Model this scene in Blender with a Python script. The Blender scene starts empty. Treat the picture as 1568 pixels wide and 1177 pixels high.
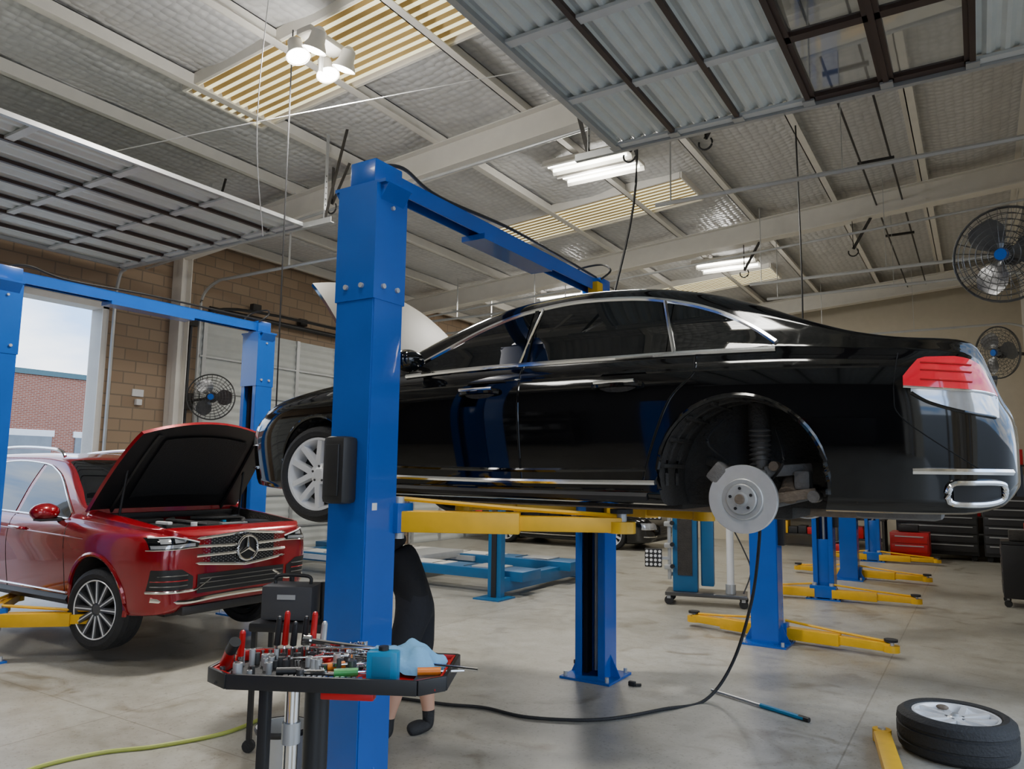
import bpy,bmesh,random
from math import *
from mathutils import Vector as V, Matrix as M
random.seed(3)
C=bpy.context; D=bpy.data
# ---------------------------------------------------------------- materials
def mat(n,col,r=.5,me=0,var=.08,vs=6,bump=0,bs=60,coat=0,em=0,tr=0):
    m=D.materials.new(n);m.use_nodes=True;t=m.node_tree;b=t.nodes['Principled BSDF'];N=t.nodes.new;L=t.links.new
    tc=N('ShaderNodeTexCoord');no=N('ShaderNodeTexNoise');no.inputs['Scale'].default_value=vs;no.inputs['Detail'].default_value=5
    L(tc.outputs['Object'],no.inputs['Vector'])
    mx=N('ShaderNodeMix');mx.data_type='RGBA'
    mx.inputs[6].default_value=[x*(1-var) for x in col]+[1];mx.inputs[7].default_value=[min(1,x*(1+var)) for x in col]+[1]
    L(no.outputs['Fac'],mx.inputs[0]);L(mx.outputs[2],b.inputs['Base Color'])
    b.inputs['Roughness'].default_value=r;b.inputs['Metallic'].default_value=me;b.inputs['Coat Weight'].default_value=coat;b.inputs['Coat Roughness'].default_value=.03
    b.inputs['Transmission Weight'].default_value=tr
    if em:
        L(mx.outputs[2],b.inputs['Emission Color']);b.inputs['Emission Strength'].default_value=em
    if bump:
        n2=N('ShaderNodeTexNoise');n2.inputs['Scale'].default_value=bs;n2.inputs['Detail'].default_value=3;L(tc.outputs['Object'],n2.inputs['Vector'])
        bp=N('ShaderNodeBump');bp.inputs['Strength'].default_value=bump;bp.inputs['Distance'].default_value=.02
        L(n2.outputs['Fac'],bp.inputs['Height']);L(bp.outputs[0],b.inputs['Normal'])
    return m
def brickmat(n,c1,c2,mo,bw,bh,ms=.012):
    m=D.materials.new(n);m.use_nodes=True;t=m.node_tree;b=t.nodes['Principled BSDF'];N=t.nodes.new;L=t.links.new
    tc=N('ShaderNodeTexCoord');s=N('ShaderNodeSeparateXYZ');a=N('ShaderNodeMath');c=N('ShaderNodeCombineXYZ')
    L(tc.outputs['Object'],s.inputs[0]);L(s.outputs[0],a.inputs[0]);L(s.outputs[1],a.inputs[1]);L(a.outputs[0],c.inputs[0]);L(s.outputs[2],c.inputs[1])
    k=N('ShaderNodeTexBrick');k.inputs['Scale'].default_value=1;k.inputs['Brick Width'].default_value=bw;k.inputs['Row Height'].default_value=bh;k.inputs['Mortar Size'].default_value=ms
    k.inputs['Color1'].default_value=c1+(1,);k.inputs['Color2'].default_value=c2+(1,);k.inputs['Mortar'].default_value=mo+(1,)
    L(c.outputs[0],k.inputs['Vector']);L(k.outputs['Color'],b.inputs['Base Color']);b.inputs['Roughness'].default_value=.85
    bp=N('ShaderNodeBump');bp.inputs['Strength'].default_value=.5;bp.invert=True;bp.inputs['Distance'].default_value=.01;L(k.outputs['Fac'],bp.inputs['Height']);L(bp.outputs[0],b.inputs['Normal'])
    return m
def floormat():
    m=D.materials.new('concrete_floor');m.use_nodes=True;t=m.node_tree;b=t.nodes['Principled BSDF'];N=t.nodes.new;L=t.links.new
    tc=N('ShaderNodeTexCoord')
    n1=N('ShaderNodeTexNoise');n1.inputs['Scale'].default_value=.55;n1.inputs['Detail'].default_value=8;n1.inputs['Roughness'].default_value=.65
    n2=N('ShaderNodeTexNoise');n2.inputs['Scale'].default_value=6;n2.inputs['Detail'].default_value=8;n2.inputs['Roughness'].default_value=.7
    n3=N('ShaderNodeTexNoise');n3.inputs['Scale'].default_value=1.7;n3.inputs['Detail'].default_value=10;n3.inputs['Distortion'].default_value=1.2
    n4=N('ShaderNodeTexNoise');n4.inputs['Scale'].default_value=45;n4.inputs['Detail'].default_value=4
    for n in(n1,n2,n3,n4):L(tc.outputs['Object'],n.inputs['Vector'])
    def ramp(n,p0,c0,p1,c1):
        r=N('ShaderNodeValToRGB');r.color_ramp.elements[0].position=p0;r.color_ramp.elements[0].color=c0+(1,);r.color_ramp.elements[1].position=p1;r.color_ramp.elements[1].color=c1+(1,);L(n.outputs['Fac'],r.inputs[0]);return r.outputs[0]
    r1=ramp(n1,.3,(.31,.295,.25),.7,(.47,.455,.405));r2=ramp(n2,.3,(.76,.74,.70),.62,(1,1,1));r3=ramp(n3,.28,(.60,.55,.48),.43,(1,1,1));r4=ramp(n4,.30,(.72,.70,.68),.42,(1,1,1))
    k=N('ShaderNodeTexBrick');k.offset=0;k.inputs['Scale'].default_value=1;k.inputs['Brick Width'].default_value=4.6;k.inputs['Row Height'].default_value=4.6;k.inputs['Mortar Size'].default_value=.006
    k.inputs['Color1'].default_value=(1,1,1,1);k.inputs['Color2'].default_value=(1,1,1,1);k.inputs['Mortar'].default_value=(.7,.68,.65,1)
    L(tc.outputs['Object'],k.inputs['Vector'])
    cur=r1
    for o in(r2,r3,r4,k.outputs['Color']):
        x=N('ShaderNodeMix');x.data_type='RGBA';x.blend_type='MULTIPLY';x.inputs[0].default_value=1;L(cur,x.inputs[6]);L(o,x.inputs[7]);cur=x.outputs[2]
    L(cur,b.inputs['Base Color'])
    mr=N('ShaderNodeMapRange');mr.inputs[3].default_value=.2;mr.inputs[4].default_value=.5;L(n2.outputs['Fac'],mr.inputs[0]);L(mr.outputs[0],b.inputs['Roughness'])
    bp=N('ShaderNodeBump');bp.inputs['Strength'].default_value=.12;bp.inputs['Distance'].default_value=.01;L(n2.outputs['Fac'],bp.inputs['Height']);L(bp.outputs[0],b.inputs['Normal'])
    return m
def quiltmat():
    m=D.materials.new('ceiling_insulation');m.use_nodes=True;t=m.node_tree;b=t.nodes['Principled BSDF'];N=t.nodes.new;L=t.links.new
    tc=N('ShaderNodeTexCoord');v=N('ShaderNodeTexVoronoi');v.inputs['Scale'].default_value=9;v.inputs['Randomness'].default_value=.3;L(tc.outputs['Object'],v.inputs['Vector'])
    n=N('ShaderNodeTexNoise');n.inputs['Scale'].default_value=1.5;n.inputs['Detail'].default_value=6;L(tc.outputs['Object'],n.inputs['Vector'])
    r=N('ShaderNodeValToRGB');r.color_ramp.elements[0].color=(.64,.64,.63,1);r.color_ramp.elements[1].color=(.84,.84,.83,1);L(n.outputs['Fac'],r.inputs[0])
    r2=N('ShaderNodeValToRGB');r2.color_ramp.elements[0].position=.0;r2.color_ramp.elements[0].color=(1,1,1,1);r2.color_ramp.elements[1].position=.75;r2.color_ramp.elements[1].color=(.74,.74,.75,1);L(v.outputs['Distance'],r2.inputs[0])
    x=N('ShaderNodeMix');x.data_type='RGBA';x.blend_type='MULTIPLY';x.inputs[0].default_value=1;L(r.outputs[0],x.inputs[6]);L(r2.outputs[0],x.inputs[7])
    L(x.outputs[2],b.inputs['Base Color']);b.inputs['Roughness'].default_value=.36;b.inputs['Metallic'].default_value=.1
    bp=N('ShaderNodeBump');bp.inputs['Strength'].default_value=.75;bp.inputs['Distance'].default_value=.04;bp.invert=True
    ad=N('ShaderNodeMath');ad.operation='ADD';L(v.outputs['Distance'],ad.inputs[0]);L(n.outputs['Fac'],ad.inputs[1])
    L(ad.outputs[0],bp.inputs['Height']);L(bp.outputs[0],b.inputs['Normal'])
    return m
FLOOR=floormat();QUILT=quiltmat()
BLOCK=brickmat('tan_block',(.36,.26,.17),(.30,.21,.135),(.22,.17,.12),.41,.2)
BRICK=brickmat('red_brick',(.30,.10,.06),(.24,.075,.045),(.35,.27,.22),.25,.085)
CREAM=mat('cream_paint',(.58,.52,.40),.6)
CHAR=mat('charcoal_reflection_tone',(.05,.05,.055),.7)  # dark tone chosen to darken what the sedan's side mirrors
WHITE=mat('white_steel',(.78,.75,.68),.42)
STEEL=mat('galvanised',(.48,.49,.49),.38,.45,var=.15)
STEELB=mat('galvanised_bright',(.66,.67,.66),.45,.1,var=.1)
SILV=mat('door_silver',(.70,.74,.72),.36,.08,var=.1)
BROWN=mat('door_brown',(.05,.028,.022),.4)
DOORW=mat('door_white',(.55,.57,.54),.5)
BLUE=mat('lift_blue',(.004,.095,.44),.25,0,var=.14,vs=3,coat=.3)
BLUE2=mat('rack_blue',(.015,.12,.28),.35,0,var=.15)
YEL=mat('lift_yellow',(.80,.44,.008),.4,0,var=.18,vs=8)
BLK=mat('black_plastic',(.016,.016,.017),.45)
RUB=mat('rubber',(.018,.018,.019),.7,bump=.3)
DARK=mat('dark_liner',(.038,.034,.030),.75,var=.5,vs=9,bump=.5)
SEAM=mat('door_seam',(.0,.0,.0),.9,var=0)
PBLK=mat('black_paint',(.003,.003,.0035),.06,0,coat=.35)
PRED=mat('red_paint',(.29,.003,.010),.20,.25,var=.05,coat=.9)
GLS=mat('tinted_glass',(.004,.005,.006),.02,coat=.3)
CHR=mat('chrome',(.90,.90,.90),.12,1,var=.02)
ALU=mat('alloy_rim',(.88,.88,.88),.3,.25,var=.05)
DALU=mat('dark_alloy',(.13,.13,.13),.3,.7)
DISC=mat('brake_disc',(.68,.68,.67),.35,.5,var=.10,vs=24)
DISC2=mat('brake_hat',(.48,.48,.47),.45,.5,var=.2,vs=24)
RUST=mat('rusty_metal',(.20,.155,.115),.65,.3,var=.5,vs=20,bump=.3)
IRON=mat('cast_iron',(.17,.16,.15),.6,.3,var=.4,vs=16,bump=.3)
HOODI=mat('hood_inner',(.20,.185,.155),.45,.2)
RLENS=mat('red_lens',(.70,.010,.03),.08,0,coat=1,em=.22)
WLENS=mat('clear_lens',(.50,.52,.55),.08,.5,coat=1,var=.3,vs=14)
SKIN=mat('skin',(.60,.34,.23),.55)
SHIRT=mat('black_cloth',(.010,.010,.012),.9,bump=.3,bs=25)
SHORT=mat('short_cloth',(.018,.019,.024),.9,bump=.3,bs=25)
HAIR=mat('hair',(.03,.018,.01),.7)
REDP=mat('red_plastic',(.50,.008,.010),.35)
CLOTH=mat('blue_cloth',(.20,.46,.72),.9,var=.25,vs=9,bump=.6,bs=14)
CYAN=mat('cyan_plastic',(.01,.25,.48),.35)
ORG=mat('orange_plastic',(.85,.22,.02),.4)
GRN=mat('green_plastic',(.05,.35,.08),.4)
HOSEY=mat('hose_green',(.34,.38,.07),.5)
SKYL=mat('skylight_bright',(1,.84,.50),.5,em=1.5,var=.3,vs=1.2)
SKYD=mat('skylight_rib',(.36,.25,.09),.5,em=.28,var=.3,vs=2)
TUBE=mat('lamp_tube',(1,1,.92),.5,em=10,var=0)
HID=mat('hid_glass',(1,1,1),.5,em=16,var=0)
ASPH=mat('asphalt',(.22,.22,.21),.9,var=.2,vs=2)
LEAF=mat('leaf',(.07,.16,.04),.8,var=.5,vs=8)
SIGN=mat('sign_white',(.75,.75,.75),.5)
PANE=mat('window_pane',(.12,.14,.16),.05,.1,var=.3,vs=2,coat=.5)
GLASS=mat('clear_glass',(.85,.87,.87),.03,tr=.95)
# ---------------------------------------------------------------- builder
def sp(pts,n=8,closed=False):
    P=[V(p) for p in pts];out=[];N_=len(P)
    rng=N_ if closed else N_-1
    for i in range(rng):
        g=(lambda k:P[k%N_]) if closed else (lambda k:P[max(0,min(N_-1,k))])
        a,b,c,d=g(i-1),g(i),g(i+1),g(i+2)
        for j in range(n):
            t=j/n;out.append(.5*((2*b)+(c-a)*t+(2*a-5*b+4*c-d)*t*t+(3*b-a-3*c+d)*t**3))
    if not closed:out.append(P[-1])
    return out
class B:
    def __init__(s,T=None):s.v=[];s.f=[];s.k=[];s.ms=[];s.T=T or M.Identity(4)
    def add(s,vs,fs,m,T=None):
        T=s.T@T if T is not None else s.T;o=len(s.v);s.v+=[T@V(p) for p in vs]
        if m not in s.ms:s.ms.append(m)
        i=s.ms.index(m)
        for f in fs:s.f.append([o+a for a in f]);s.k.append(i)
    def box(s,c,d,m,rz=0,bv=0,T=None,ry=0,rx=0):
        R=M.Translation(c)@M.Rotation(rz,4,'Z')@M.Rotation(ry,4,'Y')@M.Rotation(rx,4,'X')
        if T is not None:R=T@R
        x,y,z=[a/2 for a in d]
        if bv:
            bm=bmesh.new();bmesh.ops.create_cube(bm,size=1);bmesh.ops.scale(bm,vec=d,verts=bm.verts)
            bmesh.ops.bevel(bm,geom=bm.edges[:],offset=bv,segments=2,affect='EDGES',profile=.6)
            bm.verts.index_update();s.add([v.co.copy() for v in bm.verts],[[v.index for v in f.verts] for f in bm.faces],m,R);bm.free();return
        s.add([(-x,-y,-z),(x,-y,-z),(x,y,-z),(-x,y,-z),(-x,-y,z),(x,-y,z),(x,y,z),(-x,y,z)],[(0,3,2,1),(4,5,6,7),(0,1,5,4),(1,2,6,5),(2,3,7,6),(3,0,4,7)],m,R)
    def bb(s,x0,x1,y0,y1,z0,z1,m,bv=0):s.box(((x0+x1)/2,(y0+y1)/2,(z0+z1)/2),(x1-x0,y1-y0,z1-z0),m,bv=bv)
    def bar(s,p0,p1,w,h,m,bv=0):
        p0=V(p0);p1=V(p1);d=p1-p0;T=M.Translation((p0+p1)/2)@d.to_track_quat('X','Z').to_matrix().to_4x4()
        s.box((0,0,0),(d.length,w,h),m,T=T,bv=bv)
    def cyl(s,p0,p1,r,m,n=16,r1=None):
        p0=V(p0);p1=V(p1);r1=r if r1 is None else r1;d=p1-p0
        T=M.Translation(p0)@d.to_track_quat('Z','Y').to_matrix().to_4x4();L=d.length
        vs=[(r*cos(2*pi*i/n),r*sin(2*pi*i/n),0) for i in range(n)]+[(r1*cos(2*pi*i/n),r1*sin(2*pi*i/n),L) for i in range(n)]
        s.add(vs,[(i,(i+1)%n,n+(i+1)%n,n+i) for i in range(n)]+[list(range(n))[::-1],list(range(n,2*n))],m,T)
    def tube(s,pts,r,m,n=8,closed=False):
        P=[V(p) for p in pts];k=len(P);vs=[];up=V((0,0,1))
        for i,p in enumerate(P):
            a=P[(i-1)%k] if closed or i>0 else p;b=P[(i+1)%k] if closed or i<k-1 else p
            t=(b-a).normalized();x=t.cross(up)
            if x.length<.15:x=t.cross(V((1,0,0)))
            x.normalize();y=x.cross(t)
            vs+=[p+x*r*cos(2*pi*j/n)+y*r*sin(2*pi*j/n) for j in range(n)]
        fs=[]
        for i in range(k if closed else k-1):
            a=i*n;b=((i+1)%k)*n
            fs+=[(a+j,a+(j+1)%n,b+(j+1)%n,b+j) for j in range(n)]
        if not closed:fs+=[list(range(n)),list(range((k-1)*n,k*n))]
        s.add(vs,fs,m)
    def lathe(s,pr,m,T=None,n=32,closed=False):
        k=len(pr);vs=[(r*cos(2*pi*i/n),r*sin(2*pi*i/n),z) for i in range(n) for r,z in pr];fs=[]
        for i in range(n):
            a=i*k;b=((i+1)%n)*k
            fs+=[(a+j,b+j,b+(j+1)%k,a+(j+1)%k) for j in range(k if closed else k-1)]
        s.add(vs,fs,m,T)
    def prism(s,poly,h0,h1,m,T=None):
        n=len(poly);s.add([(a,b,h0) for a,b in poly]+[(a,b,h1) for a,b in poly],[list(range(n))[::-1],list(range(n,2*n))]+[(i,(i+1)%n,n+(i+1)%n,n+i) for i in range(n)],m,T)
    def grid(s,rows,m,T=None):
        a=len(rows);b=len(rows[0]);s.add([p for r in rows for p in r],[(i*b+j,i*b+j+1,(i+1)*b+j+1,(i+1)*b+j) for i in range(a-1) for j in range(b-1)],m,T)
    def sphere(s,c,r,m,sc=(1,1,1),n=16,T=None):
        c=V(c);rows=[]
        for i in range(n//2+1):
            th=pi*i/(n//2);rows.append([c+V((r*sc[0]*sin(th)*cos(2*pi*j/n),r*sc[1]*sin(th)*sin(2*pi*j/n),r*sc[2]*cos(th))) for j in range(n+1)])
        s.grid(rows,m,T)
    def build(s,name,parent=None,ang=35,origin=True,recalc=True):
        me=D.meshes.new(name);o=V((0,0,0))
        if origin and parent is None and s.v:
            xs=[v.x for v in s.v];ys=[v.y for v in s.v];zs=[v.z for v in s.v];o=V(((min(xs)+max(xs))/2,(min(ys)+max(ys))/2,min(zs)))
        me.from_pydata([v-o for v in s.v],[],s.f)
        for m in s.ms:me.materials.append(m)
        me.polygons.foreach_set('material_index',s.k);me.update()
        if recalc:
            bm=bmesh.new();bm.from_mesh(me);bmesh.ops.recalc_face_normals(bm,faces=bm.faces);bm.to_mesh(me);bm.free()
        me.polygons.foreach_set('use_smooth',[True]*len(me.polygons))
        me.set_sharp_from_angle(angle=radians(ang))
        ob=D.objects.new(name,me);C.collection.objects.link(ob);ob.location=o
        if parent:ob.parent=parent
        return ob
def empty(name,loc,rz=0):
    e=D.objects.new(name,None);C.collection.objects.link(e);e.location=loc;e.rotation_euler=(0,0,rz);e.empty_display_size=.2;return e
def lin(a,c,n):return [a+(c-a)*i/n for i in range(n+1)]
# ---------------------------------------------------------------- camera
cd=D.cameras.new('camera');cam=D.objects.new('camera',cd);C.collection.objects.link(cam);C.scene.camera=cam
cd.sensor_width=36;cd.lens=26.25;cam.location=(0,0,1.8);cd.clip_end=500
yaw,pit,roll=radians(32),radians(6.7),radians(.8)
fw=V((-sin(yaw)*cos(pit),cos(yaw)*cos(pit),sin(pit)))
cam.rotation_mode='QUATERNION';cam.rotation_quaternion=fw.to_track_quat('-Z','Y')@M.Rotation(roll,4,'Z').to_quaternion()
# ---------------------------------------------------------------- room
XL,XR,YN,YB=-12.2,1.3,-6.,21.5
zc=lambda x:5.53+.072*(x+12.2)
b=B();b.bb(XL-.3,XR+.3,YN,YB+.3,-.1,0,FLOOR);b.build('floor')
b=B();b.bb(-90,60,-60,80,-.3,-.105,ASPH);b.build('ground')
def wall(name,X,th,ops,m):
    b=B();y=YN
    for a,c,h in ops:
        b.bb(X,X+th,y,a,0,zc(X)+.6,m);b.bb(X,X+th,a,c,h,zc(X)+.6,m);y=c
    b.bb(X,X+th,y,YB+.3,0,zc(X)+.6,m);return b.build(name)
wall('wall_left',XL-.3,.3,[(-3.6,.9,4.4),(2.2,6.7,4.4),(8.6,13.1,4.4),(14.8,19.3,4.4)],BLOCK)
wall('wall_right',XR,.3,[(-3.6,.9,4.4),(2.5,6.9,4.4),(8.9,13.2,4.4),(14.8,19.3,4.4)],CREAM)
b=B();b.bb(XL,XR,YB,YB+.3,0,7.1,CREAM);b.build('wall_back')
b=B();b.bb(XL,XR,YN-.3,YN,0,7.1,CHAR);b.build('wall_front')  # unseen wall, its dark colour put in for the car's reflections
PX=[XL+.25+1.42*i for i in range(10)]
b=B();rows=[]
nx=120
for i in range(nx+1):
    x=XL-.3+(XR-XL+.6)*i/nx;ph=((x-PX[0])/1.42)%1
    rows.append([(x,YN-.3+(YB-YN+.6)*j/60,zc(x)+.62-.07*sin(pi*ph)+.012*sin(j*1.7+i)) for j in range(61)])
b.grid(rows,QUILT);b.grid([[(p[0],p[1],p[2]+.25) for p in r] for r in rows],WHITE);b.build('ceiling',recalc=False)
def sbar(b,x0,x1,y,hw,o0,o1,m):
    vs=[]
    for x in(x0,x1):
        for yy,o in((y-hw,o0),(y+hw,o0),(y+hw,o1),(y-hw,o1)):vs.append((x,yy,zc(x)+o))
    b.add(vs,[(0,1,2,3),(4,7,6,5),(0,4,5,1),(1,5,6,2),(2,6,7,3),(3,7,4,0)],m)
for y in(2.0,8.0,14.0,20.6,-4):
    b=B();sbar(b,XL,XR,y,.12,0,.02,WHITE);sbar(b,XL,XR,y,.015,.02,.4,WHITE);sbar(b,XL,XR,y,.12,.385,.4,WHITE)
    for x in(XL+.16,XR-.16):
        b.bb(x-.14,x+.14,y-.1,y-.085,0,zc(x)+.05,WHITE);b.bb(x-.14,x+.14,y+.085,y+.1,0,zc(x)+.05,WHITE);b.bb(x-.01,x+.01,y-.1,y+.1,0,zc(x)+.05,WHITE)
    for k in range(6):
        x=XL+1.5+k*2.1;b.bar((x,y,zc(x)+.05),(x+.25,y+.5,zc(x)+.55),.04,.04,WHITE)
    b.build('roof_girder_frame')
b=B()
for x in PX:
    z=zc(x)
    b.bb(x-.008,x+.008,YN,YB,z+.4,z+.6,WHITE);b.bb(x-.008,x+.10,YN,YB,z+.4,z+.412,WHITE);b.bb(x-.09,x+.008,YN,YB,z+.59,z+.6,WHITE)
b.build('roof_purlins')
for i,(y0,x0,x1) in enumerate([(5.1,-7.9,-3.9),(11.3,-7.9,-3.9),(17.4,-7.9,-3.9)]):
    b=B();n=9;w_=1.15/n
    for j in range(n):
        y=y0+j*w_;pr=[(y,.48),(y+w_*.45,.48),(y+w_*.60,.525),(y+w_*.85,.525),(y+w_,.48)]
        for q in range(4):b.grid([[(x,pr[q+d][0],zc(x)+pr[q+d][1]) for x in(x0,x1)] for d in(0,1)],SKYL if q==0 else SKYD)
    y1=y0+1.15
    b.bb(x0-.03,x0+.0,y0,y1,zc(x0)+.46,zc(x0)+.6,WHITE);b.bb(x1,x1+.03,y0,y1,zc(x1)+.46,zc(x1)+.6,WHITE)
    sbar(b,x0,x1,y0,.02,.45,.6,WHITE);sbar(b,x0,x1,y1,.02,.45,.6,WHITE);b.build('window_skylight_%d'%(i+1),recalc=False)
# sectional doors
def overhead(name,x0,x1,y0,y1,z,wallx,glass=(),rib=.12,rail=.022):
    b=B();n=round((x1-x0)/.6);dx=(x1-x0)/n
    ys=[y0+(y1-y0)*k/4 for k in range(5)]
    for i in range(n):
        a=x0+i*dx;c=a+dx
        if i in glass:
            b.bb(a+.05,c-.05,y0,y1,z+.015,z+.02,GLASS)
            for y in ys:b.bb(a,c,y-.045,y+.045,z-.02,z+.035,BROWN)
            b.bb(a,a+.06,y0,y1,z-.02,z+.035,BROWN);b.bb(c-.06,c,y0,y1,z-.02,z+.035,BROWN)
        else:
            k=int(dx/rib)*4;rows=[]
            for j in range(k+1):rows.append([(a+dx*j/k,y,z+(.03 if (j%4) in(1,2) else 0)) for y in(y0,y1)])
            b.grid(rows,SILV)
            for y in ys:b.bb(a+.02,c-.02,y-.045,y+.045,z-.03,z-.002,STEELB)
        if i:b.bb(a-rail,a+rail,y0,y1,z-.04,z+.0,BROWN)
        for y in(y0-.05,y1+.05):
            b.cyl((a,y-.05,z-.02),(a,y+.05,z-.02),.025,BLK,10);b.box((a,y+(.05 if y<y0 else -.05),z-.04),(.1,.1,.02),STEEL)
    for q in(x0,x1):b.bb(q-.03,q+.03,y0,y1,z-.05,z+.0,STEEL)
    for y in(y0-.08,y1+.08):
        s=-1 if wallx<x0 else 1;e=x0 if s<0 else x1;far=x1 if s<0 else x0;wx=wallx-s*.12
        b.bb(min(far-s*.5,e),max(far-s*.5,e),y-.025,y+.025,z-.055,z-.045,STEEL);b.bb(min(far-s*.5,e),max(far-s*.5,e),y-.03,y-.024,z-.055,z+.02,STEEL)
        b.tube(sp([(e,y,z-.05),(e+(wx-e)*.6,y,z-.12),(wx,y,z-.5),(wx,y,z-.9),(wx,y,2.5),(wx,y,.02)],6),.03,STEEL,6)
        for xx in(far-s*.35,(far+e)/2):
            b.bar((xx,y,z-.03),(xx,y,zc(xx)+.4),.05,.006,STEEL)
            for q in range(8):b.cyl((xx-.004,y,z+.05+q*.08),(xx+.004,y,z+.05+q*.08),.01,BLK,6)
            b.bar((xx,y,z),(xx-s*.35,y,zc(xx)+.4),.012,.045,DARK)
    wx=wallx-(-1 if wallx<x0 else 1)*.18
    b.cyl((wx,y0,z+.12),(wx,y1,z+.12),.018,STEEL);b.cyl((wx,y0+.9,z+.12),(wx,y1-.9,z+.12),.05,BLK)
    return b.build(name)
overhead('door_1',-11.85,-7.6,2.3,6.75,5.1,XL,rib=.2,rail=.024)
overhead('door_2',-3.05,.75,2.55,6.85,5.2,XR,glass=(3,4))
overhead('door_3',-3.05,.75,-3.5,.8,5.2,XR)
def closed(name,X,y0,y1,s):
    b=B();h=4.5;n=7;dz=h/n
    for i in range(n):
        z=i*dz;rows=[]
        for j in range(17):
            o=.018 if (j%4) in(1,2) else 0;rows.append([(X+s*o,y,z+.01+(dz-.02)*j/16) for y in(y0-.1,y1+.1)])
        b.grid(rows,DOORW);b.bb(min(X,X+s*.05),max(X,X+s*.05),y0-.1,y1+.1,z-.015 if i else 0,z+.018,STEEL)
        for k in range(5):
            y=y0+(y1-y0)*k/4;b.bb(min(X,X+s*.045),max(X,X+s*.045),y-.04,y+.04,z+.01,z+dz-.01,STEEL)
    for y in(y0-.16,y1+.16):
        b.tube(sp([(X+s*.07,y,.02),(X+s*.07,y,3),(X+s*.07,y,4.5),(X+s*.12,y,4.95),(X+s*.5,y,5.18),(X+s*1.2,y,5.2),(X+s*4.6,y,5.2)],5),.028,STEEL,6)
        b.bar((X+s*4.4,y,5.2),(X+s*4.4,y,zc(X+s*4.4)+.4),.04,.006,STEEL);b.bar((X+s*2.4,y,5.2),(X+s*2.4,y,zc(X+s*2.4)+.4),.04,.006,STEEL)
    b.cyl((X+s*.12,y0,4.75),(X+s*.12,y1,4.75),.05,BLK)
    return b.build(name,recalc=False)
closed('door_4',XL+.04,8.6,13.1,1);closed('door_5',XL+.04,14.8,19.3,1);closed('door_6',XL+.04,-3.6,.9,1)
closed('door_7',XR-.04,8.9,13.2,-1);closed('door_8',XR-.04,14.8,19.3,-1)
b=B();
for y in(2.15,6.75):b.bb(XL-.32,XL+.02,y-.05,y+.05,0,4.45,WHITE)
b.bb(XL-.32,XL+.02,2.1,6.8,4.4,4.5,WHITE);b.build('trim_1')
# outside
b=B();b.bb(-46,-38,-30,40,0,6.1,BRICK);b.bb(-46.1,-37.9,-30,40,6.1,6.35,mat('teal_coping',(.05,.12,.14),.5))
for k in range(14):
    y=-22+k*4.2;b.bb(-38.08,-37.95,y,y+3.1,1.3,3.2,PANE);b.bb(-38.12,-37.95,y-.1,y+3.2,3.2,3.5,SIGN);b.bb(-38.12,-37.95,y-.1,y+3.2,1.1,1.3,SIGN)
    b.bb(-38.12,-37.98,y+1.5,y+1.6,1.3,3.2,BLK)
b.build('brick_building')
b=B()
for k in range(26):
    b.sphere((-33+random.uniform(-1,1),8.3+k*.35,.5+random.random()*.9),random.uniform(.5,.9),LEAF,n=10)
b.build('hedge')
# ---------------------------------------------------------------- lights
def lamp(name,loc,e,sx,sy,parent,col=(1,.965,.90)):
    l=D.lights.new(name,'AREA');l.shape='RECTANGLE';l.size=sx;l.size_y=sy;l.energy=e;l.color=col
    o=D.objects.new(name,l);C.collection.objects.link(o);o.location=loc;o.parent=parent
def plamp(name,loc,e,parent,r=.2):
    l=D.lights.new(name,'POINT');l.energy=e;l.shadow_soft_size=r;l.color=(1,.97,.92);o=D.objects.new(name,l);C.collection.objects.link(o);o.location=loc;o.parent=parent
for x,y,f in[(-4.7,9.75,1),(-4.5,16,.9),(-8.5,16,.9),(-8.9,1.6,.6),(-1.6,1.5,.6),(-5.7,-2,.5)]:  # last three fixtures are unseen, added for front-zone light and paint reflections
    z=zc(x)+.3;e=empty('fluorescent_light',(x,y,z));b=B()
    for dy in(-.24,.24):
        b.box((0,dy,.05),(1.3,.36,.05),WHITE,bv=.01);b.box((0,dy+.17,.0),(1.3,.03,.07),WHITE,rx=.5);b.box((0,dy-.17,.0),(1.3,.03,.07),WHITE,rx=-.5)
        for k in(-.08,.08):b.cyl((-.6,dy+k,-.0),(.6,dy+k,-.0),.02,TUBE,10)
    for q in(-.5,.5):b.cyl((q,0,.07),(q,0,.3),.004,STEEL,6);b.box((q,0,.06),(.05,.6,.03),STEEL)
    b.build('housing',e);lamp('glow',(0,0,-.04),145*f,1.2,.7,e);plamp('ceiling_fill',(0,0,-.3),54*f,e)  # extra point light added under the tubes to brighten the ceiling
e=empty('hid_ceiling_light',(-5.4,4.95,5.75));b=B()
b.bar((0,0,.0),(0,0,.42),.03,.03,WHITE);b.box((0,0,.32),(.2,.5,.06),WHITE,bv=.01)
for dy in(-.2,.2):
    for dx in(-.12,.12):
        T=M.Translation((dx,dy,.12))@M.Rotation(.35*(1 if dx>0 else -1),4,'Y')
        b.lathe([(.03,.2),(.07,.16),(.08,.06),(.11,0),(.12,-.03),(.11,-.03)],WHITE,T,24);b.lathe([(0,-.05),(.06,-.045),(.105,-.02)],HID,T,20)
b.build('housing',e)
lamp('glow',(0,0,-.0),250,.5,.5,e);plamp('ceiling_fill',(0,0,-.25),100,e)  # point light added below the fixture, spills onto the ceiling
w=D.worlds.new('sky_world');C.scene.world=w;w.use_nodes=True;t=w.node_tree;N=t.nodes.new;L=t.links.new
bg=t.nodes['Background'];tc=N('ShaderNodeTexCoord');n=N('ShaderNodeTexNoise');n.inputs['Scale'].default_value=3.6;n.inputs['Detail'].default_value=7
mp=N('ShaderNodeMapping');mp.inputs['Scale'].default_value=(1,1,3);L(tc.outputs['Generated'],mp.inputs[0]);L(mp.outputs[0],n.inputs['Vector'])
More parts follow.
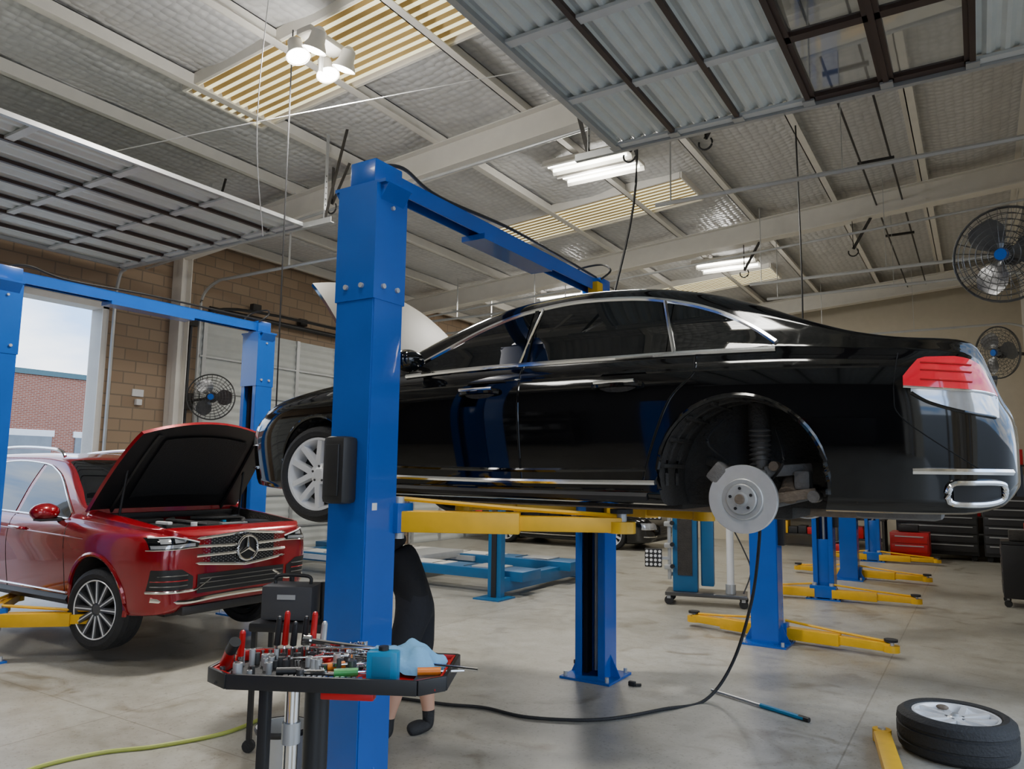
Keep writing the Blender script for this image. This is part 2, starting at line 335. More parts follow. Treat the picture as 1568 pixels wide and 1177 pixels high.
r=N('ShaderNodeValToRGB');r.color_ramp.elements[0].position=.40;r.color_ramp.elements[0].color=(.30,.50,.85,1);r.color_ramp.elements[1].position=.62;r.color_ramp.elements[1].color=(.92,.96,1,1)
L(n.outputs['Fac'],r.inputs[0]);L(r.outputs[0],bg.inputs[0]);bg.inputs[1].default_value=3.9
# ---------------------------------------------------------------- lifts
def column(b,x,y,s,H,cz):
    a,d=.14,.12
    b.bb(x-a,x+a,y-s*d-.008,y-s*d+.008,0,H,BLUE)
    for q in(-1,1):
        b.bb(x+q*a-.006,x+q*a+.006,y-d,y+d,0,H,BLUE);b.bb(x+q*(a-.03)-.03,x+q*(a-.03)+.03,y+s*d-.006,y+s*d+.006,0,H,BLUE)
    b.bb(x-.24,x+.24,y-.24,y+.24,0,.02,BLUE)
    for i in(-1,1):
        for j in(-1,1):b.cyl((x+i*.2,y+j*.2,.02),(x+i*.2,y+j*.2,.06),.018,STEEL,8)
        b.prism([(0,0),(.1,0),(0,.2)],-.006,.006,BLUE,M.Translation((x+i*.14,y,.02))@(M.Rotation(0 if i>0 else pi,4,'Z'))@M.Rotation(pi/2,4,'X'))
    b.cyl((x,y-s*.02,.05),(x,y-s*.02,H),.022,STEEL,10);b.bb(x-.1,x-.06,y-.05,y+.05,.03,H-.05,BLK)
    b.bb(x-.10,x+.10,y-.09,y+.1,cz-.12,cz+.75,BLUE,bv=.006)
    b.box((x,y+s*.17,cz),(.36,.14,.17),BLUE,bv=.008)
    for q in(-1,1):b.cyl((x+q*.12,y+s*.18,cz-.12),(x+q*.12,y+s*.18,cz+.12),.035,STEEL,14)
def arm(b,p0,p1,cz,ph=.1):
    p0=V((p0[0],p0[1],cz));p1=V((p1[0],p1[1],cz));mid=p0.lerp(p1,.55)
    b.bar(p0,mid,.14,.12,YEL,bv=.008);b.bar(p0.lerp(p1,.45),p1,.10,.085,YEL,bv=.008)
    b.cyl(p1-V((0,0,.045)),p1+V((0,0,.02)),.08,YEL,16);b.cyl(p1+V((0,0,.02)),p1+V((0,0,ph-.02)),.03,STEEL,12);b.cyl(p1+V((0,0,ph-.025)),p1+V((0,0,ph)),.065,RUB,18)
    b.tube([p0+V((0,0,.13)),mid+V((0,0,.08)),p1+V((0,0,.05))],.014,YEL,6)
def lift(X,Y1,Y2,H,cz,beam,arms,ph=.1):
    b=B();column(b,X,Y1,1,H,cz);column(b,X,Y2,-1,H,cz)
    if beam:
        for y,s in((Y1,1),(Y2,-1)):
            b.bb(X-.15,X+.15,y-.135,y+.135,H-.68,H+.0,BLUE);b.bb(X-.2,X+.2,y-.12,y+.12,H,H+.02,BLUE);b.bb(X-.1,X+.1,y-.1,y+.14 if s>0 else y+.1,H+.02,H+.17,BLUE,bv=.01)
            for i in(-1,1):
                b.cyl((X+i*.06,y-s*.12,H-.6),(X+i*.06,y-s*.15,H-.6),.015,STEEL,10);b.cyl((X+.14,y+i*.06,H-.6),(X+.165,y+i*.06,H-.6),.015,STEEL,10)
                b.prism([(0,0),(.06,0),(0,-.09)],-.1,.1,BLUE,M.Translation((X+i*.15,y,H))@(M.Rotation(0 if i>0 else pi,4,'Z'))@M.Rotation(pi/2,4,'X'))
            b.cyl((X+.148,y,H-.12),(X+.165,y,H-.12),.012,STEEL,10)
        b.bb(X-.06,X+.06,Y1,Y2,H+.14,H+.15,BLUE);b.bb(X-.06,X-.05,Y1,Y2,H+.04,H+.15,BLUE);b.bb(X+.05,X+.06,Y1,Y2,H+.04,H+.15,BLUE)
        b.bb(X-.1,X+.1,(Y1+Y2)/2-.5,(Y1+Y2)/2+.5,H-.0,H+.04,BLUE)
        b.tube(sp([(X,Y1,H+.17),(X+.05,Y1+.2,H+.22),(X+.03,Y1+.6,H+.17),(X+.07,(Y1+Y2)/2,H+.19),(X,Y2,H+.2)]),.012,BLK,6)
        b.tube(sp([(X-.1,Y2-.2,H+.15),(X-.2,Y2,H+.3),(X,Y2+.1,H+.35),(X+.15,Y2,H+.25),(X+.1,Y2-.1,H+.15)]),.010,BLK,6)
    for c,p in arms:
        y,s=(Y1,1) if c==0 else (Y2,-1);q=1 if p[0]>X else -1
        arm(b,(X+q*.12,y+s*.18),p,cz-.02,ph)
    return b
H=3.45
b=lift(-3.01,3.22,6.3,H,1.53,True,[(0,(-1.75,4.0)),(0,(-3.85,4.1)),(1,(-1.75,5.5)),(1,(-3.85,5.4))],.09)
b.box((-3.01,3.03,1.80),(.16,.12,.37),BLK,bv=.03);b.box((-3.01,2.967,1.80),(.10,.012,.28),BLK,bv=.005);b.bb(-2.87,-2.863,3.14,3.18,1.58,1.62,SIGN)
b.box((-2.86,6.05,1.5),(.16,.22,.4),BLK,bv=.02)
b.box((-2.95,6.16,H+.06),(.1,.12,.1),YEL,bv=.01)
b.build('two_post_lift')
b=lift(-7.9,3.35,6.4,H+.08,.40,True,[(0,(-6.9,4.3)),(0,(-9.0,4.25)),(1,(-6.9,5.6)),(1,(-9.0,5.6))],.07)
b.box((-7.7,6.4,2.1),(.08,.12,.35),BLK,bv=.01);b.build('two_post_lift')
for X,Y1,Y2 in((-2.05,8.6,12.2),(-2.05,14.7,18.2),(-3.0,-3.5,-.4)):  # third lift stands out of view, added to reflect in the sedan
    b=lift(X,Y1,Y2,2.75,.12,False,[(0,(X+1.2,Y1+.05)),(0,(X-.95,Y1+.4)),(1,(X+1.2,Y2-.1)),(1,(X-.95,Y2-.3))],.08)
    for y in(Y1,Y2):b.box((X+.17,y,1.2),(.08,.12,.3),BLK,bv=.01)
    b.build('two_post_lift')
# four post alignment rack
b=B()
for x in(-6.0,-11.2):
    for y in(9.2,12.1):
        b.bb(x-.11,x+.11,y-.008,y+.1,0,2.3,BLUE2);b.bb(x-.22,x+.22,y-.22,y+.22,0,.02,BLUE2);b.bb(x-.04,x+.04,y-.03,y,0.02,2.2,BLK)
    b.bb(x-.1,x+.1,9.3,12.0,.08,.28,BLUE2,bv=.01)
for y in(9.75,11.25):
    b.bb(-11.5,-5.7,y-.27,y+.27,.22,.36,BLUE2,bv=.005);b.bb(-11.2,-7.2,y-.2,y+.2,.36,.37,WHITE);b.box((-6.4,y,.37),(.5,.4,.03),STEEL,bv=.01)
    for k in range(9):b.bb(-11.0+k*.6,-10.98+k*.6,y-.2,y+.2,.37,.375,BLK)
    b.box((-9.3,y-.33,.3),(3.5,.06,.08),STEEL)
b.bb(-8.6,-7.9,9.9,11.1,.30,.42,STEEL,bv=.02)
b.build('four_post_alignment_lift')
# ---------------------------------------------------------------- wheels
def wheel(b,T,R,w,rr,m1,spk=5,dbl=True):
    h=w/2;pr=[(rr,-h*.8),(rr+.015,-h*.98),((R+rr)/2,-h*1.04),(R-.03,-h*.95),(R-.008,-h*.8)]
    for z in(-.18,.18):pr+=[(R,z*w-.012),(R-.01,z*w-.006),(R-.01,z*w+.006),(R,z*w+.012)]
    pr+=[(R-.008,h*.8),(R-.03,h*.95),((R+rr)/2,h*1.04),(rr+.015,h*.98),(rr,h*.8)]
    b.lathe(pr,RUB,T,56);b.lathe([(rr+.002,h*.82),(rr+.004,h*.92),(rr-.012,h*.90),(rr-.03,h*.5),(rr-.035,-h*.7),(rr,-h*.85)],m1,T,56)
    b.lathe([(0,h*.0),(rr*.85,-h*.1),(rr*.85,-.06)],BLK,T,32)
    b.lathe([(0,h*.82),(.035,h*.82),(.045,h*.76),(.075,h*.7),(.08,h*.2)],m1,T,28)
    for i in range(spk):
        a=2*pi*i/spk
        for q in((-1,1) if dbl else (0,)):
            R2=T@M.Rotation(a,4,'Z')
            w0,w1=(.021,.018) if dbl else (.02,.026)
            y0,y1=(q*.03,q*rr*.26) if dbl else (0,0)
            xo=rr-.012 if not dbl else sqrt(rr*rr-y1*y1)-.015
            z0,z1=h*.76,h*.86
            b.add([(.05,y0-w0,z0),(xo,y1-w1,z1),(xo,y1+w1,z1),(.05,y0+w0,z0),(.05,y0-w0*1.3,z0-.05),(xo,y1-w1*1.3,z1-.05),(xo,y1+w1*1.3,z1-.05),(.05,y0+w0*1.3,z0-.05)],[(0,1,2,3),(4,7,6,5),(0,4,5,1),(1,5,6,2),(2,6,7,3),(3,7,4,0)],m1,R2)
        b.cyl(*[(T@M.Rotation(a+.3,4,'Z')@V((.055,0,z))) for z in(h*.5,h*.78)],.009,DALU,8)
# ---------------------------------------------------------------- car bodies
def cv(pts):
    X=[p[0] for p in pts];Z=[p[1] for p in pts];n=len(X);d=[(Z[i+1]-Z[i])/(X[i+1]-X[i]) for i in range(n-1)]
    m=[d[0]]+[0 if d[i-1]*d[i]<=0 else 2*d[i-1]*d[i]/(d[i-1]+d[i]) for i in range(1,n-1)]+[d[-1]]
    def f(x):
        if x<=X[0]:return Z[0]
        if x>=X[-1]:return Z[-1]
        i=0
        while x>X[i+1]:i+=1
        h=X[i+1]-X[i];t=(x-X[i])/h
        return (2*t**3-3*t*t+1)*Z[i]+(t**3-2*t*t+t)*h*m[i]+(-2*t**3+3*t*t)*Z[i+1]+(t**3-t*t)*h*m[i+1]
    return f
def profile(P,x,raw=False):
    w,zb,zk,zt=P['w'](x),P['zb'](x),P['zk'](x),P['zt'](x);Hh=zk-zb;h=max(zt-zk,.005);y9=.915*w
    pt=[(0,zb),(.55*w,zb),(.88*w,zb+.004),(.935*w,zb+.04),(.950*w,zb+.14*Hh),(.982*w,zb+.40*Hh),(w,zb+.64*Hh),(.992*w,zb+.80*Hh),(.962*w,zb+.93*Hh),(y9,zk)]
    for f in(.12,.4,.65,.84):
        d=f*h;pt.append((y9-.008-.34*d-.30*d*d,zk+d))
    k=min(1,h/.3);y14=pt[-1][0]-.045*k-.01
    pt+=[(y14,zk+.95*h),(y14*.84,zk+.99*h),(y14*.45,zt),(0,zt)]
    bay=P.get('bay')
    if bay and not raw and bay[0]<x<bay[1]:
        y14=min(y14,bay[2]);pt[13]=(y14+.02,zk+.93*h);pt[14]=(y14,zk+.9*h);pt[15]=(y14-.01,zk+.9*h-bay[3]);pt[16]=(y14*.45,zk+.9*h-bay[3]);pt[17]=(0,zk+.9*h-bay[3])
    out=[]
    n=len(pt)
    for i in range(n-1):
        a,b_,c,d=[pt[max(0,min(n-1,q))] for q in(i-1,i,i+1,i+2)]
        for j in range(3):
            t=j/3
            if bay and not raw and bay[0]<x<bay[1] and i>=12:out.append((b_[0]+(c[0]-b_[0])*t,b_[1]+(c[1]-b_[1])*t))
            else:out.append(tuple(.5*((2*b_[q])+(c[q]-a[q])*t+(2*a[q]-5*b_[q]+4*c[q]-d[q])*t*t+(3*b_[q]-a[q]-3*c[q]+d[q])*t**3) for q in(0,1)))
    out.append(pt[-1]);return out
def sy(P,x,z):
    pr=profile(P,x,True);best=0
    for (y0,z0),(y1,z1) in zip(pr,pr[1:]):
        if (z0-z)*(z1-z)<=0 and z0!=z1:best=max(best,y0+(y1-y0)*(z-z0)/(z1-z0))
    return best
def fx(P,y,z,end=False):
    L_=P['L'];lo,hi=(0,1.2) if not end else (L_,L_-1.2)
    if sy(P,lo,z)>=y:return lo
    for _ in range(30):
        mi=(lo+hi)/2
        if sy(P,mi,z)>=y:hi=mi
        else:lo=mi
    return hi
def carbody(P,name,paint,parent,arches,glass):
    L_=P['L'];xs=[0,.008,.02,.04,.065,.1,.14,.19,.25]
    bay=P.get('bay');x=.32
    while x<L_-.3:xs.append(x);x+=.055
    xs+=[L_-q for q in(.25,.22,.19,.165,.14,.12,.1,.08,.065,.05,.04,.03,.02,.008,0)]
    if bay:xs=[x for x in xs if abs(x-bay[0])>.03 and abs(x-bay[1])>.03]+[bay[0]-.002,bay[0]+.002,bay[1]-.002,bay[1]+.002];xs.sort()
    rings=[]
    for x in xs:
        pr=profile(P,x);rings.append([(x,y,z) for y,z in pr]+[(x,-y,z) for y,z in pr[-2:0:-1]])
    n=len(rings[0]);vs=[p for r in rings for p in r];fs=[];mi=[]
    for i in range(len(rings)-1):
        xm=(xs[i]+xs[i+1])/2
        for j in range(n):
            fs.append((i*n+j,i*n+(j+1)%n,(i+1)*n+(j+1)%n,(i+1)*n+j))
            jj=j if j<51 else n-1-j;k=0
            if jj>=42 and any(a<xm<c for a,c in glass):k=2
            if jj<5:k=1
            if bay and bay[0]<xm<bay[1] and jj>=42:k=1
            mi.append(k)
    fs.append(list(range(n))[::-1]);fs.append(list(range((len(rings)-1)*n,len(rings)*n)));mi+=[0,0]
    me=D.meshes.new(name);me.from_pydata(vs,[],fs)
    for m in(paint,DARK,GLS):me.materials.append(m)
    me.polygons.foreach_set('material_index',mi)
    bm=bmesh.new();bm.from_mesh(me);bmesh.ops.recalc_face_normals(bm,faces=bm.faces);bm.to_mesh(me);bm.free()
    ob=D.objects.new(name,me);C.collection.objects.link(ob)
    c=B()
    for ax,az,ar in arches:
        for s in(-1,1):c.cyl((ax,s*.50,az),(ax,s*1.3,az),ar,DARK,48)
    co=c.build('cut',origin=False);co.data.materials.clear()
    for m in(paint,DARK,GLS):co.data.materials.append(m)
    co.data.polygons.foreach_set('material_index',[1]*len(co.data.polygons))
    md=ob.modifiers.new('b','BOOLEAN');md.operation='DIFFERENCE';md.solver='EXACT';md.object=co
    dg=C.evaluated_depsgraph_get();nm=D.meshes.new_from_object(ob.evaluated_get(dg));ob.modifiers.clear();ob.data=nm
    D.objects.remove(co);nm.polygons.foreach_set('use_smooth',[True]*len(nm.polygons));nm.set_sharp_from_angle(angle=radians(32))
    ob.parent=parent;return ob
def patch(b,P,xs,bot,top,m,off=.006,rows=6,sides=(-1,1)):
    for s in sides:
        b.grid([[(x,s*(sy(P,x,bot(x)+(top(x)-bot(x))*j/rows)+off),bot(x)+(top(x)-bot(x))*j/rows) for j in range(rows+1)] for x in xs],m)
def line(b,P,pts,r,m,off=0,sides=(-1,1),sm=6):
    q=sp([(x,0,z) for x,z in pts],sm) if sm else [V((x,0,z)) for x,z in pts]
    for s in sides:b.tube([(p.x,s*(sy(P,p.x,p.z)+off),p.z) for p in q],r,m,6)
SED=dict(L=5.137,
 w=cv([(0,.60),(.02,.68),(.06,.76),(.15,.83),(.3,.885),(.5,.925),(.9,.955),(1.5,.972),(2.6,.980),(3.4,.978),(3.9,.972),(4.3,.958),(4.6,.937),(4.8,.912),(4.93,.882),(5.02,.84),(5.08,.79),(5.118,.72),(5.137,.62)]),
 zb=cv([(0,.28),(.1,.19),(.5,.165),(4.6,.15),(4.9,.155),(5.05,.19),(5.137,.28)]),
 zk=cv([(0,.50),(.03,.60),(.12,.70),(.4,.79),(1.0,.885),(1.6,.94),(2.5,.965),(3.5,.965),(4.1,.955),(4.5,.93),(4.8,.905),(4.95,.88),(5.0,.85),(5.04,.77),(5.08,.66),(5.115,.60),(5.137,.54)]),
 zt=cv([(0,.52),(.03,.63),(.12,.74),(.4,.85),(1.0,.945),(1.4,.985),(1.7,1.12),(2.0,1.27),(2.3,1.385),(2.6,1.44),(2.95,1.46),(3.3,1.44),(3.7,1.36),(4.0,1.25),(4.3,1.11),(4.5,1.035),(4.7,.99),(4.9,.97),(4.97,.95),(5.0,.92),(5.04,.81),(5.08,.685),(5.115,.62),(5.137,.56)]),
 bay=(.22,1.32,.72,.18))
def sedan(loc,rz,hood_open,missing):
    e=empty('sedan_car',loc,rz);P=dict(SED)
    if not hood_open:P.pop('bay')
    carbody(P,'body',PBLK,e,[(.95,.32,.385),(3.94,.30,.425)],[(1.45,2.25),(3.95,4.5)])
    b=B()
    dl=cv([(1.72,.985),(2.0,1.11),(2.3,1.245),(2.6,1.33),(2.95,1.362),(3.3,1.340),(3.6,1.275),(3.85,1.18),(4.06,1.05),(4.14,.985)])
    bt=lambda x:P['zk'](x)+.012
    for a,c in((1.74,2.62),(2.69,3.55),(3.58,4.11)):patch(b,P,lin(a,c,24),bt,lambda x:max(dl(x),bt(x)+.003),GLS)
    line(b,P,[(x,dl(x)+.006) for x in lin(1.72,4.13,26)],.014,CHR,.006);line(b,P,[(x,bt(x)-.006) for x in lin(1.72,4.13,16)],.014,CHR,.006)
    line(b,P,[(2.655,bt(2.655)),(2.645,dl(2.645))],.022,GLS,-.006)
    line(b,P,[(2.62,bt(2.6)),(2.69,dl(2.69))],.008,CHR,.010)
    line(b,P,[(3.60,bt(3.5)),(3.50,dl(3.5))],.012,CHR,.010)
    for q in([(1.62,.26),(1.60,.6),(1.66,.93)],[(2.66,.25),(2.655,.6),(2.65,.96)],[(3.42,.27),(3.50,.5),(3.60,.72),(3.72,.85),(3.72,.95)],[(1.62,.235),(3.42,.235)]):
        line(b,P,q,.005,SEAM,-.001);line(b,P,[(x+.008,z) for x,z in q],.004,PBLK,.0)
    line(b,P,[(4.98,.36),(4.70,.58),(4.66,.70),(4.68,.90)],.003,SEAM,-.001)
    # shoulder crease + lower door crease
    line(b,P,[(.55,.78),(1.3,.835),(2.5,.865),(3.6,.87),(4.6,.84)],.014,PBLK,-.007)
    line(b,P,[(1.45,.36),(2.5,.335),(3.45,.345)],.014,PBLK,-.006)
    line(b,P,[(1.42,.285),(2.5,.27),(3.50,.275)],.014,CHR,.006)
    line(b,P,[(1.42,.21),(2.5,.20),(3.45,.20)],.025,BLK,-.008)
    for hx in(2.38,3.30):
        z=.80
        for s in(-1,1):
            y=sy(P,hx,z);b.sphere((hx,s*(y-.002),z),.1,DARK,(1.2,.12,.4));b.tube(sp([(hx-.14,s*(y+.005),z+.0),(hx-.08,s*(y+.04),z+.008),(hx+.08,s*(y+.04),z+.01),(hx+.14,s*(y+.005),z+.005)],5),.019,PBLK,8)
            b.tube([(hx-.12,s*(y+.054),z+.02),(hx+.12,s*(y+.054),z+.022)],.010,CHR,6)
    for s in(-1,1):
        b.sphere((1.86,s*1.04,1.03),.1,PBLK,(.75,1.25,.75));b.bar((1.88,s*.86,.98),(1.87,s*.97,.99),.05,.03,PBLK);b.sphere((1.90,s*1.04,1.03),.088,GLS,(.5,1.15,.7));b.tube([(1.80,s*(.94+.2*q),1.03-.01*q) for q in(0,.5,1)],.006,CHR,6)
        for ax,az,ar in((.95,.32,.385),(3.94,.30,.425)):
            pts=[(ax+ar*cos(a),az+ar*sin(a)) for a in lin(-.15,pi+.15,26)]
            b.tube([(x,s*(sy(P,x,max(z,.2))-.004),z) for x,z in pts],.014,PBLK,6)
            for k in range(9):
                a=.1+k*.36;b.tube([(ax+(ar-.01)*cos(a),s*y,az+(ar-.01)*sin(a)) for y in(.56,.75,.90)],.014,DARK,5)
            for yy in(.66,.82):b.tube([(ax+(ar-.006)*cos(a),s*yy,az+(ar-.006)*sin(a)) for a in lin(-.1,pi+.1,20)],.014,DARK,5)
    # rear lights
    xr=lin(4.70,5.0,10)+[5.02,5.04,5.055,5.065]
    zr0=cv([(4.70,.735),(4.85,.72),(5.0,.705),(5.065,.69)]);zr1=cv([(4.70,.785),(4.78,.875),(4.9,.875),(4.96,.862),(5.0,.835),(5.04,.755),(5.065,.70)])
    patch(b,P,xr,lambda x:min(zr0(x),zr1(x)-.003),lambda x:max(zr1(x),zr0(x)+.002),RLENS,.008)
    zw=cv([(4.70,.73),(4.80,.66),(4.95,.61),(5.05,.59)])
    patch(b,P,lin(4.73,5.0,10)+[5.02,5.05,5.065],lambda x:min(zw(x),zr0(x)-.02),lambda x:min(zr0(x)-.004,zr1(x)-.01),WLENS,.005)
    line(b,P,[(x,min(zr0(x),zr1(x))) for x in lin(4.70,5.05,10)],.006,CHR,.009)
    for q in(.04,.085,.12):line(b,P,[(x,zr0(x)+q) for x in lin(4.77,4.97,6)],.004,REDP,.010)
    line(b,P,[(x,min(zw(x),zr0(x)-.02)) for x in lin(4.73,5.05,10)],.008,PBLK,.004)
    line(b,P,[(4.72,.35),(4.9,.35),(5.0,.35),(5.06,.35),(5.1,.35)],.015,CHR,.005)
    for s in(-1,1):
        ex=[(4.86,.215),(4.95,.205),(5.03,.215),(5.065,.24),(5.07,.28),(5.05,.30),(4.95,.30),(4.87,.29)]
        b.tube([(q.x,s*(sy(P,q.x,q.z)+.016),q.z) for q in sp([(x,0,z) for x,z in ex],4,True)],.014,CHR,8,closed=True)
        b.grid([[(x,s*(sy(P,x,z)+.014),z) for z in lin(.218,.292,4)] for x in lin(4.875,5.055,10)],BLK)
    b.bb(5.12,5.15,-.5,.5,.24,.38,BLK);b.bb(5.02,5.075,-.45,.45,.80,.82,CHR)
    for s in(-1,1):
        b.grid([[(fx(P,y,z)-.006,s*y,z) for z in lin(.50,.50+.15*min(1,(y-.3)/.25),5)] for y in lin(.46,.86,14)],WLENS)
        b.tube([(fx(P,y,.50)-.008,s*y,.50) for y in lin(.46,.86,10)],.006,CHR,6);b.tube([(fx(P,y,.33)-.008,s*y,.33) for y in lin(.46,.82,10)],.012,CHR,6)
    b.prism([(-.28,.5),(.28,.5),(.24,.3),(-.24,.3)],0,.03,BLK,M.Translation((-.02,0,.05))@M.Rotation(pi/2,4,'Y')@M.Rotation(pi/2,4,'Z'))
    for k in range(6):b.bb(-.03,-.01,-.25,.25,.37+k*.032,.375+k*.032,CHR)
    b.build('trim',e)
    if hood_open:
        b=B();ro=[];ri=[];ang=radians(54);hx,hz=1.34,1.0
        for i in range(13):
            t=i/12;l=1.17*t;r1=[];r2=[]
            for j in range(15):
                u=j/7-1;wd=.82-.10*t**2;ll=l-(.10*u*u*t)
                cur=-.05*u*u-.10*t**3
                x,z=hx-(ll*cos(ang)-cur*sin(ang)),hz+ll*sin(ang)+cur*cos(ang)
                r1.append((x+.0,u*wd,z));r2.append((x-.028*sin(ang)*1.0,u*wd*.985,z-.03*cos(ang)))
            ro.append(r1);ri.append(r2)
        b.grid(ro,HOODI);b.grid(ri,HOODI)
        b.grid([ro[0],ri[0]],PBLK);b.grid([ro[-1],ri[-1]],PBLK)
        b.grid([[r[0] for r in ro],[r[0] for r in ri]],PBLK);b.grid([[r[-1] for r in ro],[r[-1] for r in ri]],PBLK)
        for s in(-1,1):b.cyl((1.1,s*.62,.85),(1.34-.6*cos(ang),s*.62,1.0+.6*sin(ang)-.05),.01,BLK)
        for u in(-.5,0,.5):b.tube([V(ri[i][7+int(u*10)])+V((-.015,0,-.01)) for i in range(1,12)],.018,HOODI,6)
        b.build('hood',e,recalc=False)
        b=B();b.box((.7,0,.80),(.6,.55,.14),BLK,bv=.04);b.box((.4,.45,.78),(.3,.3,.12),BLK,bv=.03);b.box((.9,-.5,.8),(.3,.2,.14),BLK,bv=.03);b.build('engine',e)
    dz=.29
    for i,(x,s) in enumerate(((.95,-1),(.95,1),(3.94,-1),(3.94,1))):
        b=B();z=(dz if hood_open else .345);y=s*.835
        if missing and i>=2:
            z=.20;k_=-s
            T=M.Translation((x,y-.0,z))@M.Rotation(-s*pi/2,4,'X')
            b.lathe([(.075,.0),(.08,.035),(.10,.035),(.10,.022)],DISC2,T,48);b.lathe([(.10,.022),(.104,.020),(.108,.022),(.172,.022),(.175,.018),(.175,-.008),(.10,-.022)],DISC,T,64)
            b.lathe([(.0,.075),(.03,.075),(.035,.05),(.072,.05),(.078,.045),(.08,.02)],DISC2,T,40);b.lathe([(.0,.085),(.022,.085),(.028,.07),(.03,.05)],RUST,T,20)
            for k in range(5):
                a=2*pi*k/5+.4;p=T@V((.055*cos(a),.055*sin(a),.03));q=T@V((.055*cos(a),.055*sin(a),.054));b.cyl(p,q,.008,BLK,10)
            b.lathe([(.05,-.03),(.15,-.035),(.165,-.025)],RUST,T,32)
            Y=lambda d:y+k_*d
            b.box((x-.13,Y(.03),z+.13),(.08,.11,.11),IRON,bv=.02,ry=.7);b.box((x+.03,Y(.12),z+.03),(.16,.12,.26),IRON,bv=.04)
            b.cyl((x+.07,Y(.12),z+.05),(x+.04,Y(.2),z+.5),.032,IRON,18);b.cyl((x+.05,Y(.18),z+.30),(x+.04,Y(.2),z+.5),.058,DARK,18)
            for q in range(9):b.lathe([(.040,0),(.060,.012),(.040,.024)],IRON,M.Translation((x+.05,Y(.17),z+.14+q*.026)),20)
            b.bar((x+.1,Y(.1),z-.03),(x+.34,Y(.36),z+.04),.06,.04,IRON,bv=.01);b.bar((x-.03,Y(.1),z+.13),(x-.28,Y(.34),z+.2),.045,.045,IRON,bv=.01);b.bar((x+.0,Y(.1),z-.1),(x-.05,Y(.5),z-.03),.09,.05,RUST,bv=.01)
            b.bar((x+.08,Y(.1),z+.14),(x+.30,Y(.2),z+.16),.05,.06,IRON,bv=.01);b.bar((x+.10,Y(.08),z+.0),(x+.34,Y(.1),z+.04),.05,.05,RUST,bv=.01);b.cyl((x,Y(.15),z),(x,Y(.5),z+.05),.03,RUST)
            b.cyl((x+.2,Y(.1),z+.02),(x+.2,Y(.25),z+.12),.05,RUST,14);b.box((x+.27,Y(.14),z+.1),(.08,.1,.1),IRON,bv=.02);b.cyl((x+.33,Y(.05),z+.02),(x+.33,Y(.16),z+.02),.03,IRON,14);b.cyl((x+.14,Y(.06),z+.17),(x+.14,Y(.14),z+.17),.025,RUST,12)
            b.tube(sp([(x-.1,Y(.1),z+.2),(x-.2,Y(.05),z+.3),(x-.12,Y(.1),z+.42)]),.008,BLK,6)
            b.tube(sp([(x+.12,Y(.1),z+.1),(x+.2,Y(.02),z+.2),(x+.15,Y(.1),z+.36)]),.007,BLK,6)
            b.build('brake_hub_%d'%i,e);continue
        T=M.Translation((x,y,z))@M.Rotation(-s*pi/2,4,'X')
        if hood_open and x<1:T=M.Translation((x,y,z))@M.Rotation(radians(8),4,'Z')@M.Rotation(-s*pi/2,4,'X')
        wheel(b,T,.345,.24,.255,ALU,5,True);b.cyl((x,y,z),(x,y-s*.4,z+.02),.03,DARK);b.build('wheel_%d'%(i+1),e)
    b=B();b.bb(.5,3.5,-.5,.5,.12,.17,DARK);b.cyl((1.5,.1,.12),(4.5,.1,.12),.04,RUST);b.box((4.62,-.4,.16),(.4,.3,.10),IRON,bv=.04);b.box((4.62,.4,.16),(.4,.3,.10),IRON,bv=.04);b.bb(3.75,4.1,-.42,.42,.08,.2,DARK,bv=.03);b.build('underbody',e)
    return e
sedan((-4.98,4.76,1.48),0,True,True)
sedan((-6.6,17.6,0),pi,False,False)
# ---------------------------------------------------------------- red SUV
SUV=dict(L=4.92,
 w=cv([(0,.70),(.02,.77),(.06,.83),(.14,.885),(.3,.935),(.6,.965),(.9,.975),(3.9,.975),(4.5,.95),(4.75,.89),(4.87,.80),(4.92,.68)]),
 zb=cv([(0,.36),(.1,.30),(.5,.27),(4.4,.27),(4.92,.4)]),
 zk=cv([(0,.93),(.03,.965),(.1,.995),(.3,1.02),(.8,1.05),(1.3,1.08),(2,1.10),(3.5,1.14),(4.5,1.18),(4.7,1.14),(4.85,.95),(4.92,.75)]),
 zt=cv([(0,.99),(.03,1.03),(.1,1.06),(.3,1.09),(.8,1.15),(1.2,1.19),(1.35,1.23),(1.6,1.39),(2.0,1.63),(2.25,1.71),(2.8,1.76),(3.6,1.75),(4.3,1.68),(4.5,1.62),(4.7,1.3),(4.85,1.02),(4.92,.82)]),
 bay=(.12,1.22,.76,.2))
e=empty('suv_car',(-6.15,4.93,.19),pi);P=SUV
carbody(P,'body',PRED,e,[(.88,.36,.44),(3.87,.36,.44)],[(1.32,2.15),(4.35,4.72)])
b=B()
dl=cv([(1.5,1.14),(1.8,1.34),(2.1,1.51),(2.5,1.62),(3.1,1.655),(3.7,1.61),(4.2,1.52),(4.45,1.40)]);bt=lambda x:P['zk'](x)+.015
for a,c in((1.52,2.5),(2.58,3.42),(3.5,4.45)):patch(b,P,lin(a,c,20),bt,dl,GLS)
line(b,P,[(x,dl(x)+.008) for x in lin(1.5,4.45,20)],.012,CHR,.006);line(b,P,[(x,bt(x)-.008) for x in lin(1.5,4.45,16)],.012,CHR,.006)
for q in([(1.42,.34),(1.40,.7),(1.46,1.06)],[(2.54,.33),(2.54,.7),(2.54,1.1)],[(3.3,.36),(3.42,.7),(3.56,.95),(3.56,1.12)]):line(b,P,q,.005,DARK,-.001)
line(b,P,[(1.35,.34),(2.5,.33),(3.4,.34)],.05,BLK,-.02);line(b,P,[(1.38,.40),(3.4,.40)],.01,CHR,.004)
line(b,P,[(1.1,.93),(2.3,.96),(3.8,.99)],.008,PRED,-.002)
